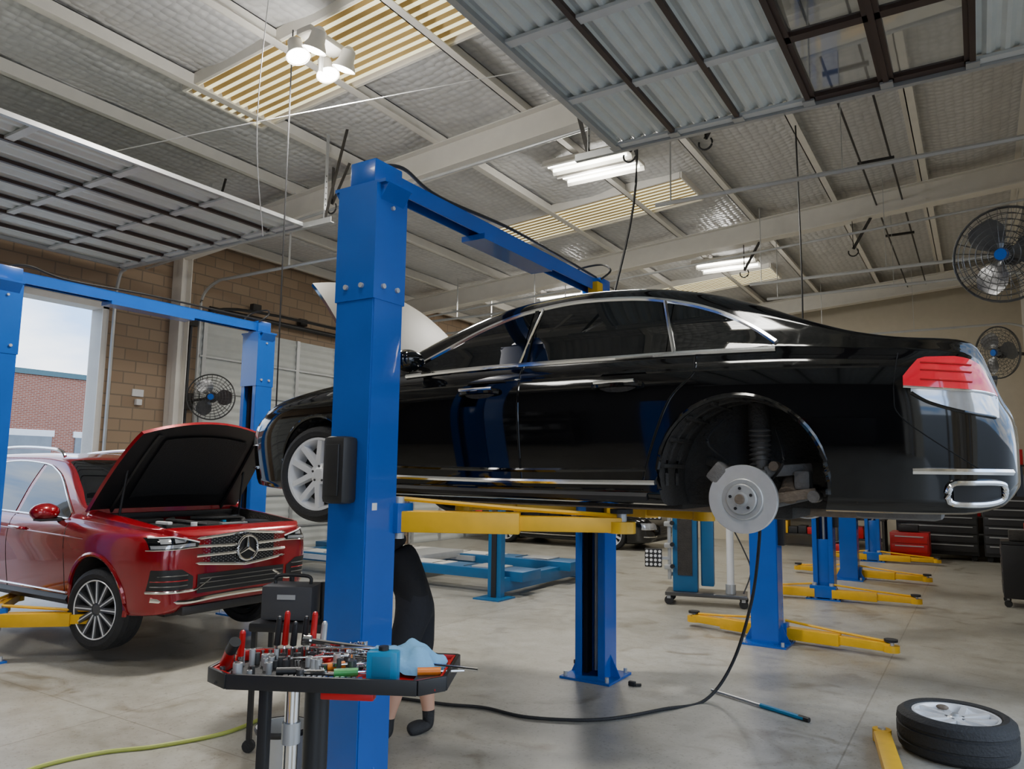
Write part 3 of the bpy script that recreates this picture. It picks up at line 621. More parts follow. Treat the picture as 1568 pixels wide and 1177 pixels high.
hz0=lambda y:.885-.015*max(0,(y-.6)/.3);hz1=lambda y:hz0(y)+.035+.075*min(1,max(0,(y-.46)/.28))
for s in(-1,1):
    for hx in(2.32,3.25):
        y=sy(P,hx,.97);b.tube(sp([(hx-.13,s*(y),.97),(hx-.08,s*(y+.04),.975),(hx+.08,s*(y+.04),.98),(hx+.13,s*y,.98)],4),.017,PRED,8);b.tube([(hx-.1,s*(y+.055),.985),(hx+.1,s*(y+.055),.99)],.006,CHR,6)
    b.sphere((1.62,s*1.07,1.16),.12,PRED,(.8,1.15,.75));b.bar((1.66,s*.88,1.08),(1.62,s*1.0,1.1),.06,.04,BLK);b.sphere((1.66,s*1.07,1.16),.105,GLS,(.6,1.1,.72));b.box((1.55,s*1.07,1.09),(.14,.2,.02),BLK)
    b.tube(sp([(2.2,s*.62,1.71),(2.35,s*.63,1.785),(3.2,s*.63,1.815),(4.0,s*.61,1.77),(4.2,s*.6,1.71)],6),.018,CHR,8)
    for ax in(.88,3.87):
        b.tube([(x,s*(sy(P,x,max(z,.34))-.002),z) for x,z in [(ax+.44*cos(a),.36+.44*sin(a)) for a in lin(-.2,pi+.2,26)]],.022,PRED,6)
    ys=lin(.50,.915,18)
    b.grid([[(fx(P,y,hz0(y)+(hz1(y)-hz0(y))*j/6)-.007,s*y,hz0(y)+(hz1(y)-hz0(y))*j/6) for j in range(7)] for y in lin(.50,.885,18)],GLS)
    b.grid([[(fx(P,y,z)-.011,s*y,z) for z in lin(hz0(y)+.012,hz0(y)+.042,3)] for y in lin(.54,.88,14)],WLENS)
    b.grid([[(fx(P,y,z)-.011,s*y,z) for z in lin(hz0(y)+.055,hz1(y)-.012,3)] for y in lin(.64,.73,6)],WLENS)
    b.grid([[(fx(P,y,z)-.011,s*y,z) for z in lin(hz0(y)+.055,hz1(y)-.012,3)] for y in lin(.76,.83,6)],WLENS)
    b.tube([(fx(P,y,hz1(y))-.010,s*y,hz1(y)) for y in lin(.50,.87,14)],.007,SIGN,6);b.tube([(fx(P,y,hz0(y))-.008,s*y,hz0(y)) for y in lin(.5,.9,14)],.005,CHR,6)
    b.grid([[(fx(P,y,z)-.006,s*y,z) for z in lin(.52,.70-.12*max(0,(.66-y)/.2),5)] for y in lin(.54,.88,12)],BLK)
    for k in(0,1,2):b.tube([(fx(P,y,.55)-.012,s*y,.555+k*.045) for y in lin(.60,.87,8)],.006,PRED if k==1 else DALU,6)
    b.tube([(fx(P,y,.5)-.012,s*y,.505+.12*max(0,(.52-y)/.2)) for y in lin(.36,.88,14)],.013,CHR,6)
gx=lambda y:-.035+.06*(y/.55)**2
ghh=lambda y:.155-.045*abs(y)/.53;GZ=.85
rows=[]
for i in range(21):
    y=-.53+1.06*i/20;rows.append([(gx(y)+.008,y,GZ+ghh(y)*(j/4-1)) for j in range(9)])
b.grid(rows,BLK)
for q in(-1,1):b.grid([[(gx(y)+.008,y,GZ+q*ghh(y)),] +[(gx(y)+.09,y,GZ+q*ghh(y))] for y in lin(-.53,.53,20)],BLK)
top=[(gx(y)-.004,y,GZ+ghh(y)) for y in lin(-.53,.53,20)];bo=[(p[0],p[1],2*GZ-p[2]) for p in top]
b.tube(top+bo[::-1],.015,CHR,6,closed=True)
for z in(GZ-.035,GZ+.035):
    for s in(-1,1):b.tube([(gx(y)-.012,s*y,z+(y-.1)*.02*(1 if z>GZ else -1)) for y in lin(.12,.51,8)],.015,CHR,6)
for i in range(42):
    for j in range(10):
        y=-.51+i*.025;z=GZ-.14+j*.029+(.014 if i%2 else 0)
        if abs(z-GZ)<ghh(y)-.015:b.box((gx(y)+.002,y,z),(.012,.006,.006),STEEL)
b.tube([(-.065,.115*cos(a),GZ+.115*sin(a)) for a in lin(0,2*pi*31/32,31)],.013,CHR,8,closed=True)
for k in range(3):
    a=pi/2+k*2*pi/3;b.cyl((-.065,0,GZ),(-.065,.112*cos(a),GZ+.112*sin(a)),.020,CHR,8,.005)
b.lathe([(0,.0),(.108,.01)],BLK,M.Translation((-.04,0,GZ))@M.Rotation(-pi/2,4,'Y'),24)
b.grid([[(fx(P,abs(y),z)-.012 if abs(y)>.5 else -.012,y,z) for z in lin(.47,.64,4)] for y in lin(-.5,.5,10)],BLK)
for z in(.51,.56,.60):b.tube([(-.02,y,z) for y in lin(-.48,.48,6)],.005,DALU,6)
b.tube(sp([(.14,-.86,.44),(.0,-.62,.41),(-.025,-.3,.425),(-.03,0,.43),(-.025,.3,.425),(.0,.62,.41),(.14,.86,.44)],6),.024,CHR,8)
b.box((.08,0,.33),(.22,1.3,.08),BLK,bv=.02)
b.build('trim',e)
b=B();ang=radians(50);hx,hz=1.27,1.21;ro=[];ri=[]
for i in range(13):
    t=i/12;r1=[];r2=[]
    for j in range(17):
        u=j/8-1;wd=.86-.10*t**2;ll=1.25*t-.12*u*u*t;cur=-.06*u*u-.14*t**4
        x=hx-ll*cos(ang)-cur*sin(ang)*.4;z=hz+ll*sin(ang)+cur*cos(ang)
        r1.append((x,u*wd,z));r2.append((x-.03*sin(ang),u*wd*.985,z-.035*cos(ang)))
    ro.append(r1);ri.append(r2)
b.grid(ro,PRED);b.grid(ri,BLK)
for q in(0,-1):b.grid([ro[q],ri[q]],PRED);b.grid([[r[q] for r in ro],[r[q] for r in ri]],PRED)
b.grid([[V(ri[i][j])+V((-.015,0,-.02)) for j in range(3,14)] for i in range(2,11)],RUB)
for q in(2,14):b.tube([V(ri[i][q])+V((-.012,0,-.012)) for i in range(0,12)],.02,BLK,6)
for s in(-1,1):b.cyl((1.0,s*.70,1.0),(hx-.55*cos(ang),s*.68,hz+.52*sin(ang)),.012,BLK)
b.build('hood',e,recalc=False)
b=B()
b.box((.62,0,.98),(.62,.6,.12),BLK,bv=.03);b.box((.62,0,1.045),(.4,.34,.03),DALU,bv=.01);b.box((.55,.52,1.0),(.35,.3,.14),BLK,bv=.03);b.box((.55,-.52,1.0),(.3,.28,.13),BLK,bv=.03)
b.box((.19,0,1.035),(.1,1.3,.05),BLK,bv=.015);b.box((1.05,.45,1.05),(.25,.4,.1),BLK,bv=.02);b.box((1.05,-.45,1.05),(.25,.4,.1),BLK,bv=.02)
for s in(-1,1):b.cyl((.95,s*.6,.98),(.95,s*.6,1.10),.07,DALU);b.tube(sp([(.3,s*.2,1.06),(.5,s*.36,1.09),(.8,s*.3,1.08),(1.0,s*.1,1.08)]),.02,RUB,8)
b.cyl((.3,.35,1.02),(.3,.35,1.09),.03,SIGN);b.cyl((.8,-.36,1.02),(.8,-.36,1.08),.03,CYAN);b.box((.3,-.1,1.06),(.06,.3,.02),STEEL);b.box((1.2,0,1.12),(.1,1.5,.06),BLK,bv=.01);b.box((.4,.6,1.09),(.2,.05,.03),ALU,bv=.01)
b.build('engine',e)
for i,(x,s) in enumerate(((.88,-1),(.88,1),(3.87,-1),(3.87,1))):
    b=B();T=M.Translation((x,s*.82,.295))@M.Rotation(-s*pi/2,4,'X')
    if x<1:T=M.Translation((x,s*.82,.295))@M.Rotation(radians(10),4,'Z')@M.Rotation(-s*pi/2,4,'X')
    wheel(b,T,.375,.265,.27,DALU,12,False)
    for k in range(12):
        R2=T@M.Rotation(2*pi*k/12,4,'Z');b.box((.16,.0,.110),(.2,.010,.006),ALU,T=R2,ry=-.05)
    b.lathe([(.258,.120),(.266,.126),(.272,.120)],ALU,T,56);b.cyl((x,s*.8,.295),(x,s*.3,.32),.03,DARK);b.build('wheel_%d'%(i+1),e)
b=B();b.bb(.3,4.6,-.6,.6,.24,.3,DARK);b.build('underbody',e)
# ---------------------------------------------------------------- loose wheel, bar, rod, hoses
b=B();wheel(b,M.Translation((-.22,5.98,.13))@M.Rotation(.4,4,'Z'),.355,.25,.255,ALU,5,True);b.cyl((-.22,5.98,.22),(-.22,5.98,.25),.02,STEEL);b.sphere((-.30,6.1,.245),.03,RUST,(1.3,.7,.6));b.build('loose_wheel_tire')
b=B();b.bar((-.66,5.90,.05),(-.48,4.85,.13),.11,.07,YEL,bv=.02);b.cyl((-.66,5.90,.01),(-.66,5.90,.09),.06,YEL,20);b.cyl((-.48,4.85,.0),(-.48,4.85,.12),.03,YEL);b.cyl((-.66,5.90,.09),(-.66,5.90,.1),.025,STEEL);b.build('yellow_lift_arm_bar')
b=B();b.cyl((-2.0,6.42,.015),(-1.55,6.22,.015),.011,STEEL,8);b.cyl((-1.55,6.22,.017),(-1.2,6.07,.017),.016,CYAN,10);b.cyl((-1.24,6.09,.017),(-1.16,6.055,.017),.018,BLK,10);b.build('breaker_bar')
b=B();b.tube(sp([(-1.45,5.9,1.55),(-1.5,6.1,1.3),(-1.62,6.3,.8),(-1.78,6.3,.3),(-1.95,6.1,.02),(-2.15,5.7,.014),(-2.45,5.2,.014),(-2.9,4.95,.014),(-3.3,4.95,.014),(-3.6,4.85,.014),(-4.1,4.75,.014)],10),.013,RUB,8);b.build('air_hose')
b=B();b.tube(sp([(-4.5,3.9,.013),(-4.45,3.5,.013),(-4.6,3.1,.013),(-4.8,2.8,.013),(-4.85,2.4,.013),(-4.55,2.0,.013),(-4.0,1.68,.013),(-3.2,1.3,.013)],10),.014,HOSEY,8);b.build('garden_hose')
# ---------------------------------------------------------------- tool cart
T=M.Translation((-2.20,2.25,.03))@M.Rotation(radians(27.5),4,'Z')
b=B(T);oc=[(-.47,-.12),(-.36,-.21),(.36,-.21),(.45,-.13),(.45,.21),(-.40,.21),(-.47,.16)]
b.prism(oc,.955,.965,BLK)
for i in range(len(oc)):
    p,q=V(oc[i]),V(oc[(i+1)%len(oc)]);b.bar((p[0],p[1],.982),(q[0],q[1],.982),.016,.055,BLK,bv=.004)
    p2,q2=p*.965,q*.965
    if i in(0,2,3,4,5,6):b.bar((p2[0],p2[1],.987),(q2[0],q2[1],.987),.010,.040,REDP,bv=.002)
b.box((.1,-.19,.945),(.20,.05,.03),REDP,bv=.008);b.box((.25,.0,.967),(.34,.34,.007),REDP);b.box((-.17,.0,.967),(.5,.36,.006),RUB)
b.cyl((-.18,.0,.12),(-.18,.0,.96),.028,CHR,20);b.cyl((-.18,0,.7),(-.18,0,.78),.036,STEEL,20);b.box((-.27,-.05,.5),(.04,.05,.9),BLK,bv=.008);b.cyl((-.12,.12,.5),(-.12,.12,.96),.05,BLK,16)
for s in(-1,1):b.bar((-.18,0,.07),(-.18+s*.28,-.22,.05),.05,.04,BLK);b.bar((-.18,0,.07),(-.18+s*.28,.22,.05),.05,.04,BLK)
for sx in(-1,1):
    for q in(-.22,.22):b.cyl((-.18+sx*.28,q-.015,.005),(-.18+sx*.28,q+.015,.005),.035,RUB,16);b.box((-.18+sx*.28,q,.04),(.03,.05,.03),STEEL)
b.build('tool_tray_cart')
b=B(T);z=.972
for i in range(46):
    x=-.42+random.random()*.50;y=-.16+random.random()*.3;r=random.choice([.010,.012,.015,.018]);h=random.choice([.03,.045,.065]);b.cyl((x,y,z),(x,y,z+h),r,random.choice([CHR,STEEL,DALU,STEEL,DALU]),12);b.cyl((x,y,z+h),(x,y,z+h+.001),r*.6,BLK,8)
for i in range(14):
    b.cyl((-.38+i*.033,.17,z),(-.38+i*.033,.17,z+.035+.004*i),.009+.0009*i,CHR,12);b.cyl((-.15+i*.022,-.17,z),(-.15+i*.022,-.17,z+.03),.009,CHR,10)
for i,(x,y,m) in enumerate([(-.40,-.03,REDP),(-.33,.17,BLK),(-.30,.18,REDP),(-.26,.17,BLK),(-.22,.19,BLK),(-.18,.18,REDP),(-.14,.19,STEEL)]):
    h=.09+.02*(i%3);b.cyl((x,y,z),(x+.01,y,z+.06),.005,CHR,8);b.cyl((x+.01,y,z+.06),(x+.02,y-.01,z+.06+h),.014,m,10,.012);b.sphere((x+.02,y-.01,z+.06+h),.012,m,n=8)
b.cyl((-.44,-.06,z+.03),(-.39,-.12,z+.1),.020,REDP,12);b.cyl((-.39,-.12,z+.10),(-.36,-.15,z+.14),.022,BLK,12)
def wr(x,y,a,l,dz=.02):
    p=V((x,y,z+dz));d=V((cos(a),sin(a),0));b.bar(p,p+d*l,.016,.006,CHR,bv=.002);b.cyl(p+d*l-V((0,0,.006)),p+d*l+V((0,0,.008)),.02,CHR,12);b.cyl(p-V((0,0,.005)),p+V((0,0,.007)),.014,CHR,12)
for q in[(-.1,.1,.1,.3,.05),(-.05,.05,-.15,.28),(.0,.14,.05,.35,.04),(.12,-.02,.2,.26),(-.2,.0,.3,.25,.05),(.1,.04,0,.32),(-.12,-.08,.05,.2),(-.1,.16,-.02,.4,.06),(.0,-.04,.35,.3,.04),(-.02,.12,-.05,.3,.075),(-.15,.05,.12,.35,.08)]:wr(*q)
b.cyl((.0,.07,z+.05),(.56,-.02,z+.035),.007,CHR,8);b.cyl((-.16,.13,z+.09),(.25,.10,z+.06),.011,CHR,10);b.cyl((-.16,.13,z+.09),(-.19,.13,z+.092),.022,CHR,14)
for x,y,a,m in[(-.05,-.05,.6,ORG),(.33,-.06,.2,ORG),(-.12,.08,-.4,REDP),(.02,-.12,.3,GRN),(-.2,-.13,.2,BLK)]:
    d=V((cos(a),sin(a),0));p=V((x,y,z+.03));b.cyl(p,p+d*.09,.016,m,12);b.cyl(p+d*.09,p+d*.18,.005,CHR,8)
b.box((.38,-.1,z+.01),(.1,.08,.02),BLK,bv=.004);b.box((.39,.12,z+.012),(.1,.12,.02),REDP,bv=.004);b.box((-.02,-.08,z+.012),(.2,.05,.02),BLK,bv=.005)
b.build('hand_tools')
b=B(T);b.box((.21,-.12,z+.06),(.12,.06,.12),CYAN,bv=.012);b.box((.21,-.152,z+.065),(.07,.004,.075),mat('cyan_dark',(.02,.18,.33),.5),bv=.001);b.cyl((.21,-.12,z+.12),(.21,-.12,z+.135),.02,BLK,14);b.build('blue_battery_charger')
b=B(T);rows=[]
for i in range(33):
    r=[]
    for j in range(33):
        u,v_=i/16-1,j/16-1;d=min(1,(abs(u)**3+abs(v_)**3)**(1/3));h=.085*(1-d**4)**.7+.012*sin(6*u+3*v_)+.008*sin(5*v_-7*u+1)+.005*sin(13*u+4*v_)
        r.append((.26+.15*u*(1+.08*sin(5*v_)),.07+.11*v_*(1+.10*sin(4*u)),z+.012+max(0,h)))
    rows.append(r)
b.grid(rows,CLOTH);b.build('blue_rag',recalc=False)
b=B(M.Translation((-3.93,3.62,0))@M.Rotation(.5,4,'Z'))
b.box((0,0,.42),(.5,.36,.05),BLK,bv=.02);b.box((0,0,.78),(.52,.38,.06),BLK,bv=.02)
for i in(-1,1):
    for j in(-1,1):b.bb(i*.23-.015,i*.23+.015,j*.15-.015,j*.15+.015,.08,.78,BLK);b.cyl((i*.23,j*.15-.015,.04),(i*.23,j*.15+.015,.04),.04,RUB,14)
b.box((-.03,-.03,.93),(.34,.24,.22),mat('case_grey',(.05,.05,.055),.5),bv=.02);b.tube(sp([(-.15,-.03,1.04),(-.13,-.03,1.09),(.07,-.03,1.09),(.09,-.03,1.04)],5),.012,BLK,8);b.box((-.03,-.153,.97),(.12,.006,.03),STEEL)
for x in(.17,.205,.24):b.cyl((x,.0,.81),(x,.0,1.05),.022,BLK,12)
b.cyl((-.1,.14,.81),(-.1,.14,1.02),.04,mat('oil_bottle',(.35,.38,.12),.4),14);b.cyl((-.1,.14,1.02),(-.1,.14,1.06),.018,BLK,12);b.box((.05,.05,.48),(.35,.15,.1),REDP,bv=.01);b.build('utility_cart')
b=B();TT=M.Translation((-3.52,3.17,0));b.lathe([(0,0),(.13,0),(.15,.30),(.155,.32),(.14,.32),(.13,.02),(0,.02)],STEEL,TT,28);b.lathe([(.154,.29),(.162,.31),(.154,.325)],BLK,TT,28);b.build('bucket')
# ---------------------------------------------------------------- aligner stand
b=B(M.Translation((-3.35,10.6,0))@M.Rotation(.25,4,'Z'))
b.box((0,0,.15),(1.1,.5,.05),DALU,bv=.01);b.box((-.28,0,.95),(.34,.3,1.55),BLUE2,bv=.02);b.box((-.28,-.155,1.0),(.2,.02,1.2),DARK);b.box((.02,.05,.9),(.18,.2,1.3),BLUE2,bv=.02)
b.cyl((.33,-.05,.17),(.33,-.05,1.75),.05,SIGN,20);b.cyl((.33,-.05,.17),(.33,-.05,.3),.07,STEEL,20)
for i in(-1,1):
    for j in(-1,1):b.cyl((i*.5,j*.2-.02,.06),(i*.5,j*.2+.02,.06),.06,RUB,18);b.box((i*.5,j*.2,.11),(.05,.06,.05),STEEL)
b.tube(sp([(.3,0,1.2),(.5,-.05,.8),(.6,-.1,.5),(.5,-.2,.2)]),.01,BLK,6)
b.bar((-.28,0,1.68),(-.85,-.1,1.62),.06,.06,STEEL)
for z in(1.28,.62):
    b.box((-.72,-.13,z),(.24,.03,.26),BLK,bv=.01)
    for i in range(4):
        for j in range(4):b.cyl((-.81+i*.06,-.145,z-.09+j*.06),(-.81+i*.06,-.152,z-.09+j*.06),.021,SIGN,12)
b.box((-.50,-.08,1.0),(.05,.05,1.35),STEEL,bv=.01)
for z in(.5,.8,1.1,1.4):b.box((-.50,-.1,z),(.14,.1,.07),STEEL,bv=.02);b.cyl((-.45,-.15,z+.02),(-.45,-.22,z+.02),.03,BLK,12)
b.bar((-.50,-.06,.4),(-.3,0,.4),.05,.05,STEEL);b.bar((-.50,-.1,.62),(-.72,-.12,.62),.04,.04,STEEL);b.bar((-.50,-.1,1.28),(-.72,-.12,1.28),.04,.04,STEEL)
b.build('wheel_alignment_stand')
# ---------------------------------------------------------------- fans
def fan(loc,dirv,R,wallp):
    dirv=V(dirv).normalized();b=B(M.Translation(loc)@dirv.to_track_quat('Z','Y').to_matrix().to_4x4())
    for z in(.08,-.1):
        for k in range(1,9):
            r=R*k/8;zz=z*(1-(k/8)**3*.75);b.tube([(r*cos(a),r*sin(a),zz) for a in lin(0,2*pi*35/36,35)],.0035,DALU,4,closed=True)
        for k in range(28):
            a=2*pi*k/28;b.tube([(R*q*cos(a),R*q*sin(a),z*(1-q**3*.75)) for q in(.12,.4,.7,.88,1)],.0028,DALU,4)
    b.tube([(R*cos(a),R*sin(a),0) for a in lin(0,2*pi*35/36,35)],.012,DALU,6,closed=True)
    b.lathe([(0,.085),(.05,.085),(.06,.07),(.06,.06),(0,.06)],BLUE,None,24);b.cyl((0,0,-.22),(0,0,-.04),.09,DARK,20);b.cyl((0,0,-.04),(0,0,.03),.05,STEEL,16)
    for k in range(3):
        a0=2*pi*k/3;rows=[]
        for i in range(8):
            r=.05+(R*.86-.05)*i/7;wd=.16+.34*sin(pi*min(1,i/7*.85+.1));rows.append([(r*cos(a0+wd*q*1.3),r*sin(a0+wd*q*1.3),.03*q) for q in(-1,-.5,0,.5,1)])
        b.grid(rows,DALU)
    b.T=M.Identity(4);L0=V(loc)-dirv*.2;b.cyl(L0,wallp,.025,DARK,10);b.box(wallp,(.08,.2,.3),DARK);b.build('wall_fan',recalc=False)
fan((-11.5,8.35,3.05),(.8,-.75,-.05),.4,(XL+.05,8.35,3.0))
fan((.28,7.85,3.8),(-.35,-.9,-.15),.42,(XR-.12,7.86,3.6))
fan((.32,13.7,3.75),(-.7,-.7,-.1),.40,(XR-.12,13.8,3.6))
# ---------------------------------------------------------------- wall details
b=B();b.bb(XL+.32,XL+.34,7.93,8.07,2.0,2.35,SIGN);b.bb(XL+.34,XL+.343,7.95,8.05,2.02,2.33,REDP);b.bb(XL+.343,XL+.345,7.96,8.04,2.1,2.16,SIGN);b.bb(XL+.343,XL+.345,7.96,8.04,2.2,2.24,SIGN);b.build('fire_extinguisher_sign')
b=B();b.bb(XL+.3,XL+.36,7.86,8.14,0,1.9,BLK,bv=.01);b.build('column_guard_pad')
b=B();b.tube(sp([(XL+.06,8.3,.5),(XL+.06,8.3,4.2),(XL+.2,8.38,4.55),(XL+.3,9.5,4.85),(XL+.3,14,4.87)],6),.03,BLK,8)
b.box((XL+.08,8.3,4.5),(.12,.2,.25),DARK,bv=.02);b.box((XL+.2,9.6,4.95),(.12,.2,.15),DARK,bv=.02);b.box((XL+.1,10.9,4.9),(.12,.2,.15),DARK,bv=.02);b.build('conduit_pipe')
b=B();b.bb(XL+.005,XL+.03,7.3,7.5,3.0,3.12,SIGN);b.box((XL+.05,7.4,2.9),(.08,.1,.1),SIGN,bv=.01);b.build('thermostat_box')
b=B()
for y,z in((7.4,5.55),(13.2,5.5)):b.tube([(XL,y,z-.3),(-5,y,z+.12),(XR,y,z+.5)],.022,STEEL,8)
for x in(-1.3,-.9):b.tube([(x,7.2,zc(x)+.2),(x,14,zc(x)+.2),(x,YB,zc(x)+.2)],.015,BLK,6)
for y in(9,12,16):b.box((-1.1,y,zc(-1.1)+.2),(.5,.05,.04),BLK)
b.build('ceiling_conduits')
b=B()
for x,y,z0,m,r in((-1.95,10.5,2.4,BLK,.012),(-2.95,7.1,3.5,BLK,.014),(-5.9,5.0,2.0,BLK,.008)):
    b.tube(sp([(x,y,zc(x)+.4),(x+.02,y,(zc(x)+z0)/2),(x-.02,y+.05 if y<7 else y-.5 if y<8 else y,z0)],6),r,m,6)
b.tube(sp([(-5.0,4.0,zc(-5)+.4),(-5.5,4.3,5.0),(-6.2,5.0,4.2)],6),.005,SIGN,5)
b.tube(sp([(-10.5,4.0,5.3),(-6,5.0,5.45),(-2.9,6.2,5.8)],6),.005,SIGN,5)
b.build('hanging_cords')
b=B()
for x,y in((-2.55,8.3),(-3.4,8.05),(-1.7,14),(-3.6,14),(-2.9,7.2),(-7.3,7.0)):
    z=zc(x);b.bar((x,y,z-.5),(x,y+.0,z+.02),.05,.006,DARK);b.bar((x,y,z-.5),(x+.3,y,z+.02),.006,.05,DARK)
    b.tube([(x+.08*cos(a),y,z-.55+.08*sin(a)) for a in lin(pi*.9,2.2*pi,12)],.012,BLK,6)
b.build('track_hanger_brackets')
# ---------------------------------------------------------------- back of shop
DRW=mat('drawer',(.03,.03,.033),.35);GRY=mat('grey_bin',(.2,.2,.2),.5)
def cabinet(b,x0,y0,w_,h,m,dm):
    b.bb(x0,x0+w_,y0,y0+.7,.12,h,m,bv=.01);z=.2
    while z<h-.15:
        b.bb(x0+.03,x0+w_-.03,y0-.03,y0,z,z+.17,dm,bv=.003);b.bb(x0+.1,x0+w_-.1,y0-.05,y0-.03,z+.13,z+.15,STEEL);z+=.2
    for q in(.1,w_-.1):b.cyl((x0+q,y0+.1,.06),(x0+q,y0+.14,.06),.06,RUB,14);b.cyl((x0+q,y0+.6,.06),(x0+q,y0+.64,.06),.06,RUB,14)
b=B();cabinet(b,-1.7,19.5,1.6,1.15,BLK,DRW);cabinet(b,0,19.5,1.0,1.5,BLK,DRW)
b.box((-1.3,19.8,1.27),(.5,.3,.24),REDP,bv=.02);b.box((-.7,19.8,1.22),(.3,.3,.14),REDP,bv=.02);b.box((.4,19.8,1.6),(.4,.3,.2),REDP,bv=.02);b.box((-.35,19.8,1.3),(.2,.2,.3),GRY,bv=.02)
b.build('tool_cabinet')
b=B();cabinet(b,-1.75,18.5,.75,.62,REDP,REDP);b.box((-1.4,18.85,.7),(.4,.3,.14),BLK,bv=.02);b.build('red_tool_chest')
def shelf(x0,x1,y0,y1,name,cols):
    b=B()
    for x in(x0,x1):
        for y in(y0,y1):b.bb(x-.03,x+.03,y-.03,y+.03,0,2.4,DARK)
    for z in(.3,.9,1.5,2.1):
        b.bb(x0,x1,y0,y1,z,z+.03,DARK);x=x0+.1
        while x<x1-.2:
            q=random.uniform(.15,.3);b.bb(x,x+q-.02,y0+.1,y1-.15,z+.03,z+.03+random.uniform(.15,.4),random.choice(cols),bv=.01);x+=q
    b.build(name)
MIX=[BLK,REDP,CYAN,SIGN,STEEL,YEL,BLK,GRY,GRY];DULL=[BLK,GRY,BLK,DARK,STEEL]
shelf(-5.2,-3.4,20.5,21.1,'storage_shelf',MIX);shelf(-1.6,1.0,20.6,21.2,'storage_shelf',MIX);shelf(-9.5,-6.6,-5.8,-5.2,'storage_shelf',DULL)  # third shelf is unseen, added as something for the car paint to mirror
b=B();cabinet(b,-3.2,-5.8,1.6,1.2,REDP,REDP);cabinet(b,-1.4,-5.8,1.6,1.4,BLK,DRW);b.build('tool_cabinet')  # unseen cabinets behind the camera, added for reflections in the sedan's side
b=B();b.bb(-3.1,-2.0,20.2,20.9,.75,.8,DARK,bv=.01)
for x in(-3.05,-2.05):
    for y in(20.25,20.85):b.bb(x-.03,x+.03,y-.03,y+.03,0,.75,DARK)
b.bb(-3.0,-2.1,20.3,20.85,.25,.3,DARK);b.bb(-2.9,-2.5,20.35,20.7,.3,.6,REDP,bv=.02);b.bb(-2.4,-2.15,20.35,20.7,.3,.65,GRY,bv=.02)
b.bb(-2.95,-2.5,20.3,20.6,.8,1.0,REDP,bv=.02);b.bb(-2.4,-2.2,20.3,20.6,.8,1.15,BLK,bv=.01)
for q in(-2.95,-2.75,-2.45,-2.1):b.cyl((q,20.25,.8),(q,20.25,1.05),.04,SIGN,12)
b.build('workbench')
b=B();b.box((-2.9,19.5,.12),(.5,.3,.2),REDP,bv=.03);b.cyl((-3.1,19.5,.22),(-2.7,19.5,.32),.04,BLK)
for q in(-3.1,-2.7):b.cyl((q,19.35,.04),(q,19.65,.04),.04,BLK)
b.build('floor_jack')
b=B();
b.box((.45,13.2,.5),(.5,.6,.75),BLK,bv=.02)
for i in(-1,1):
    for j in(-1,1):b.cyl((.45+i*.2,13.2+j*.24-.02,.05),(.45+i*.2,13.2+j*.24+.02,.05),.05,RUB,14);b.bb(.45+i*.2-.015,.45+i*.2+.015,13.2+j*.24-.015,13.2+j*.24+.015,.05,.15,STEEL)
for k in range(4):b.bb(.19,.2,12.95,13.45,.2+k*.17,.32+k*.17,DALU)
b.bb(.2,.7,12.9,13.5,.88,.92,BLK);b.box((.4,13.1,1.0),(.2,.2,.15),DARK,bv=.02);b.box((.55,13.3,1.05),(.1,.2,.25),REDP,bv=.02);b.build('tool_trolley')
b=B();b.lathe([(0,0),(.22,0),(.27,.75),(.29,.76),(.29,.8),(.25,.8),(.21,.03),(0,.03)],BLK,M.Translation((.7,11.2,0)),32);b.build('trash_bin')
for i,(x,y) in enumerate(((-2.62,6.2),(-3.35,6.6))):
    b=B();b.box((x,y,.02),(.06,.04,.04),RUB,bv=.01,rz=i);b.cyl((x+.03,y,.012),(x+.07,y+.03,.012),.012,DARK,8);b.build('rubber_block')
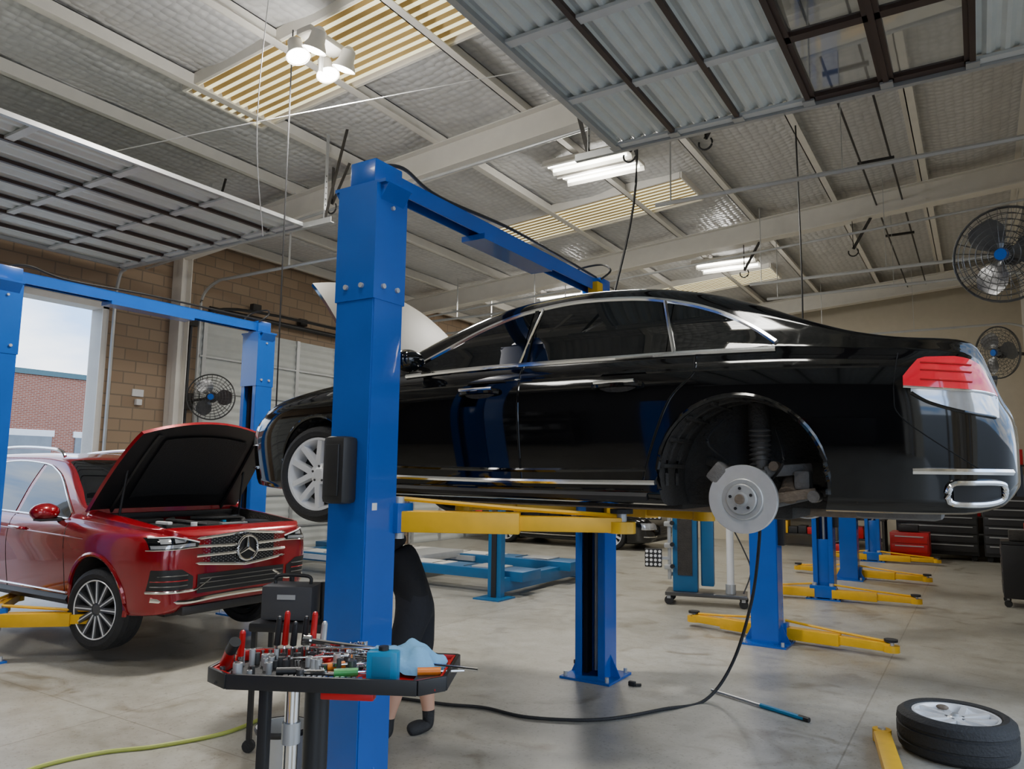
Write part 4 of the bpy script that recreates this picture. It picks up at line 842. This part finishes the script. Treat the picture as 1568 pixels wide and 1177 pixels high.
# ---------------------------------------------------------------- mechanic
OFF=V((.10,.065,0));fb=V((-.848,-.53,0));lt=V((.53,-.848,0));up=V((0,0,1));hp=V((-3.5,4.17,.90))+OFF
J={};E=[]
def j(n,p,r,par=None,lab='shirt'):
    J[n]=(len(J),V(p),r)
    if par:E.append((J[par][0],J[n][0],lab))
j('pelvis',hp,(.165,.155));j('waist',hp+fb*.08+up*.16,(.155,.14),'pelvis','shirt');j('chest',hp+fb*.17+up*.35,(.18,.155),'waist');j('ut',hp+fb*.24+up*.44,(.13,.12),'chest')
j('neck',hp+fb*.31+up*.49,(.055,.055),'ut','skin');j('hd',hp+fb*.38+up*.53,(.085,.078),'neck','skin');j('hd2',hp+fb*.43+up*.60,(.09,.08),'hd','hair')
for s,k in((1,'L'),(-1,'R')):
    foot=(V((-3.58,3.98,0)) if s>0 else V((-3.46,4.27,0)))+OFF
    j('hip'+k,hp+lt*.085*s-up*.06,(.12,.125),'pelvis','short');kn=(hp+lt*.1*s).lerp(foot,.5);kn.z=.50;kn+=fb*.03
    j('th'+k,(hp+lt*.09*s).lerp(kn,.5)-up*.02,(.115,.115),'hip'+k,'short');j('kn0'+k,kn+up*.04,(.11,.11),'th'+k,'short');j('kn'+k,kn-up*.03,(.064,.066),'kn0'+k,'skin')
    j('cf'+k,kn.lerp(foot+up*.1,.42)-fb*.015,(.07,.072),'kn'+k,'skin');j('an'+k,foot+up*.14,(.046,.046),'cf'+k,'skin');j('so'+k,foot+up*.085,(.046,.048),'an'+k,'shoe')
    j('he'+k,foot+up*.045,(.05,.044),'so'+k,'shoe');j('ba'+k,foot+fb*.09+lt*.07+up*.04,(.056,.038),'he'+k,'shoe');j('to'+k,foot+fb*.13+lt*.11+up*.032,(.04,.028),'ba'+k,'shoe')
    sh=hp+fb*.23+up*.39+lt*.17*s;el=sh+fb*.08-up*.27+lt*.02*s;wrp=el+fb*.14-up*.06-lt*.05*s;pa=wrp+fb*.06-up*.02
    j('sh'+k,sh,(.07,.07),'ut','shirt');j('ua'+k,sh.lerp(el,.5),(.06,.06),'sh'+k,'shirt');j('el'+k,el,(.042,.042),'ua'+k,'skin');j('fa'+k,el.lerp(wrp,.35),(.042,.042),'el'+k,'skin');j('wr'+k,wrp,(.025,.03),'fa'+k,'skin');j('pa'+k,pa,(.033,.018),'wr'+k,'skin')
    for q in range(4):
        a=pa+fb*.03-up*.02+lt*(q-1.5)*.02;ln=(.026,.03,.028,.022)[q];j('f%d%s'%(q,k),a,(.009,.009),'pa'+k,'skin');j('g%d%s'%(q,k),a+fb*ln*.8-up*ln*.6,(.009,.009),'f%d%s'%(q,k),'skin');j('h%d%s'%(q,k),a+fb*ln*.6-up*ln*1.5,(.008,.008),'g%d%s'%(q,k),'skin')
    a=wrp.lerp(pa,.5)-lt*s*.035;j('t0'+k,a,(.011,.011),'wr'+k,'skin');j('t1'+k,a+fb*.03-up*.03,(.010,.010),'t0'+k,'skin')
me=D.meshes.new('mech');vl=sorted(J.values(),key=lambda q:q[0]);me.from_pydata([q[1] for q in vl],[(a,c) for a,c,_ in E],[])
ob=D.objects.new('mech',me);C.collection.objects.link(ob);sk=ob.modifiers.new('s','SKIN');sk.use_smooth_shade=True
for i,q in enumerate(vl):
    me.skin_vertices[0].data[i].radius=q[2];me.skin_vertices[0].data[i].use_root=(i==0)
sb=ob.modifiers.new('d','SUBSURF');sb.levels=2;sb.render_levels=2
nm=D.meshes.new_from_object(ob.evaluated_get(C.evaluated_depsgraph_get()));D.objects.remove(ob)
labs=['shirt','short','skin','hair','shoe'];nm.materials.clear()
for m in(SHIRT,SHORT,SKIN,HAIR,RUB):nm.materials.append(m)
for p in nm.polygons:
    c=p.center;bd=9e9;bl='shirt'
    for a,d_,lab in E:
        A=vl[a][1];Bq=vl[d_][1];ab=Bq-A;t=max(0,min(1,(c-A).dot(ab)/max(ab.dot(ab),1e-9)));q=((A+ab*t)-c).length-(vl[a][2][0]*(1-t)+vl[d_][2][0]*t)
        if q<bd:bd=q;bl=lab
    if bl=='shirt' and c.z<.93 and (c-hp).length<.32:bl='short'
    p.material_index=labs.index(bl);p.use_smooth=True
e=empty('mechanic_person',(hp.x,hp.y,0));ob=D.objects.new('body',nm);C.collection.objects.link(ob);ob.parent=e;ob.matrix_parent_inverse=M.Translation((-hp.x,-hp.y,0))
b=B(M.Translation((-hp.x,-hp.y,0)));hd=hp+fb*.41+up*.56;fd=(fb*.75-up*.65).normalized();fu=(fb*.65+up*.75).normalized()
b.cyl(hd+fd*.07,hd+fd*.11-fu*.01,.014,SKIN,10,.008)
for s in(-1,1):b.sphere(hd+fd*.078+lt*s*.03+fu*.02,.012,SIGN,n=10);b.sphere(hd+fd*.088+lt*s*.03+fu*.02,.006,BLK,n=8);b.sphere(hd+lt*s*.083,.024,SKIN,(.7,.4,1.2),n=10)
b.tube([hd+fd*.083-fu*.045+lt*q for q in(-.022,0,.022)],.005,REDP,6);b.build('face',e)
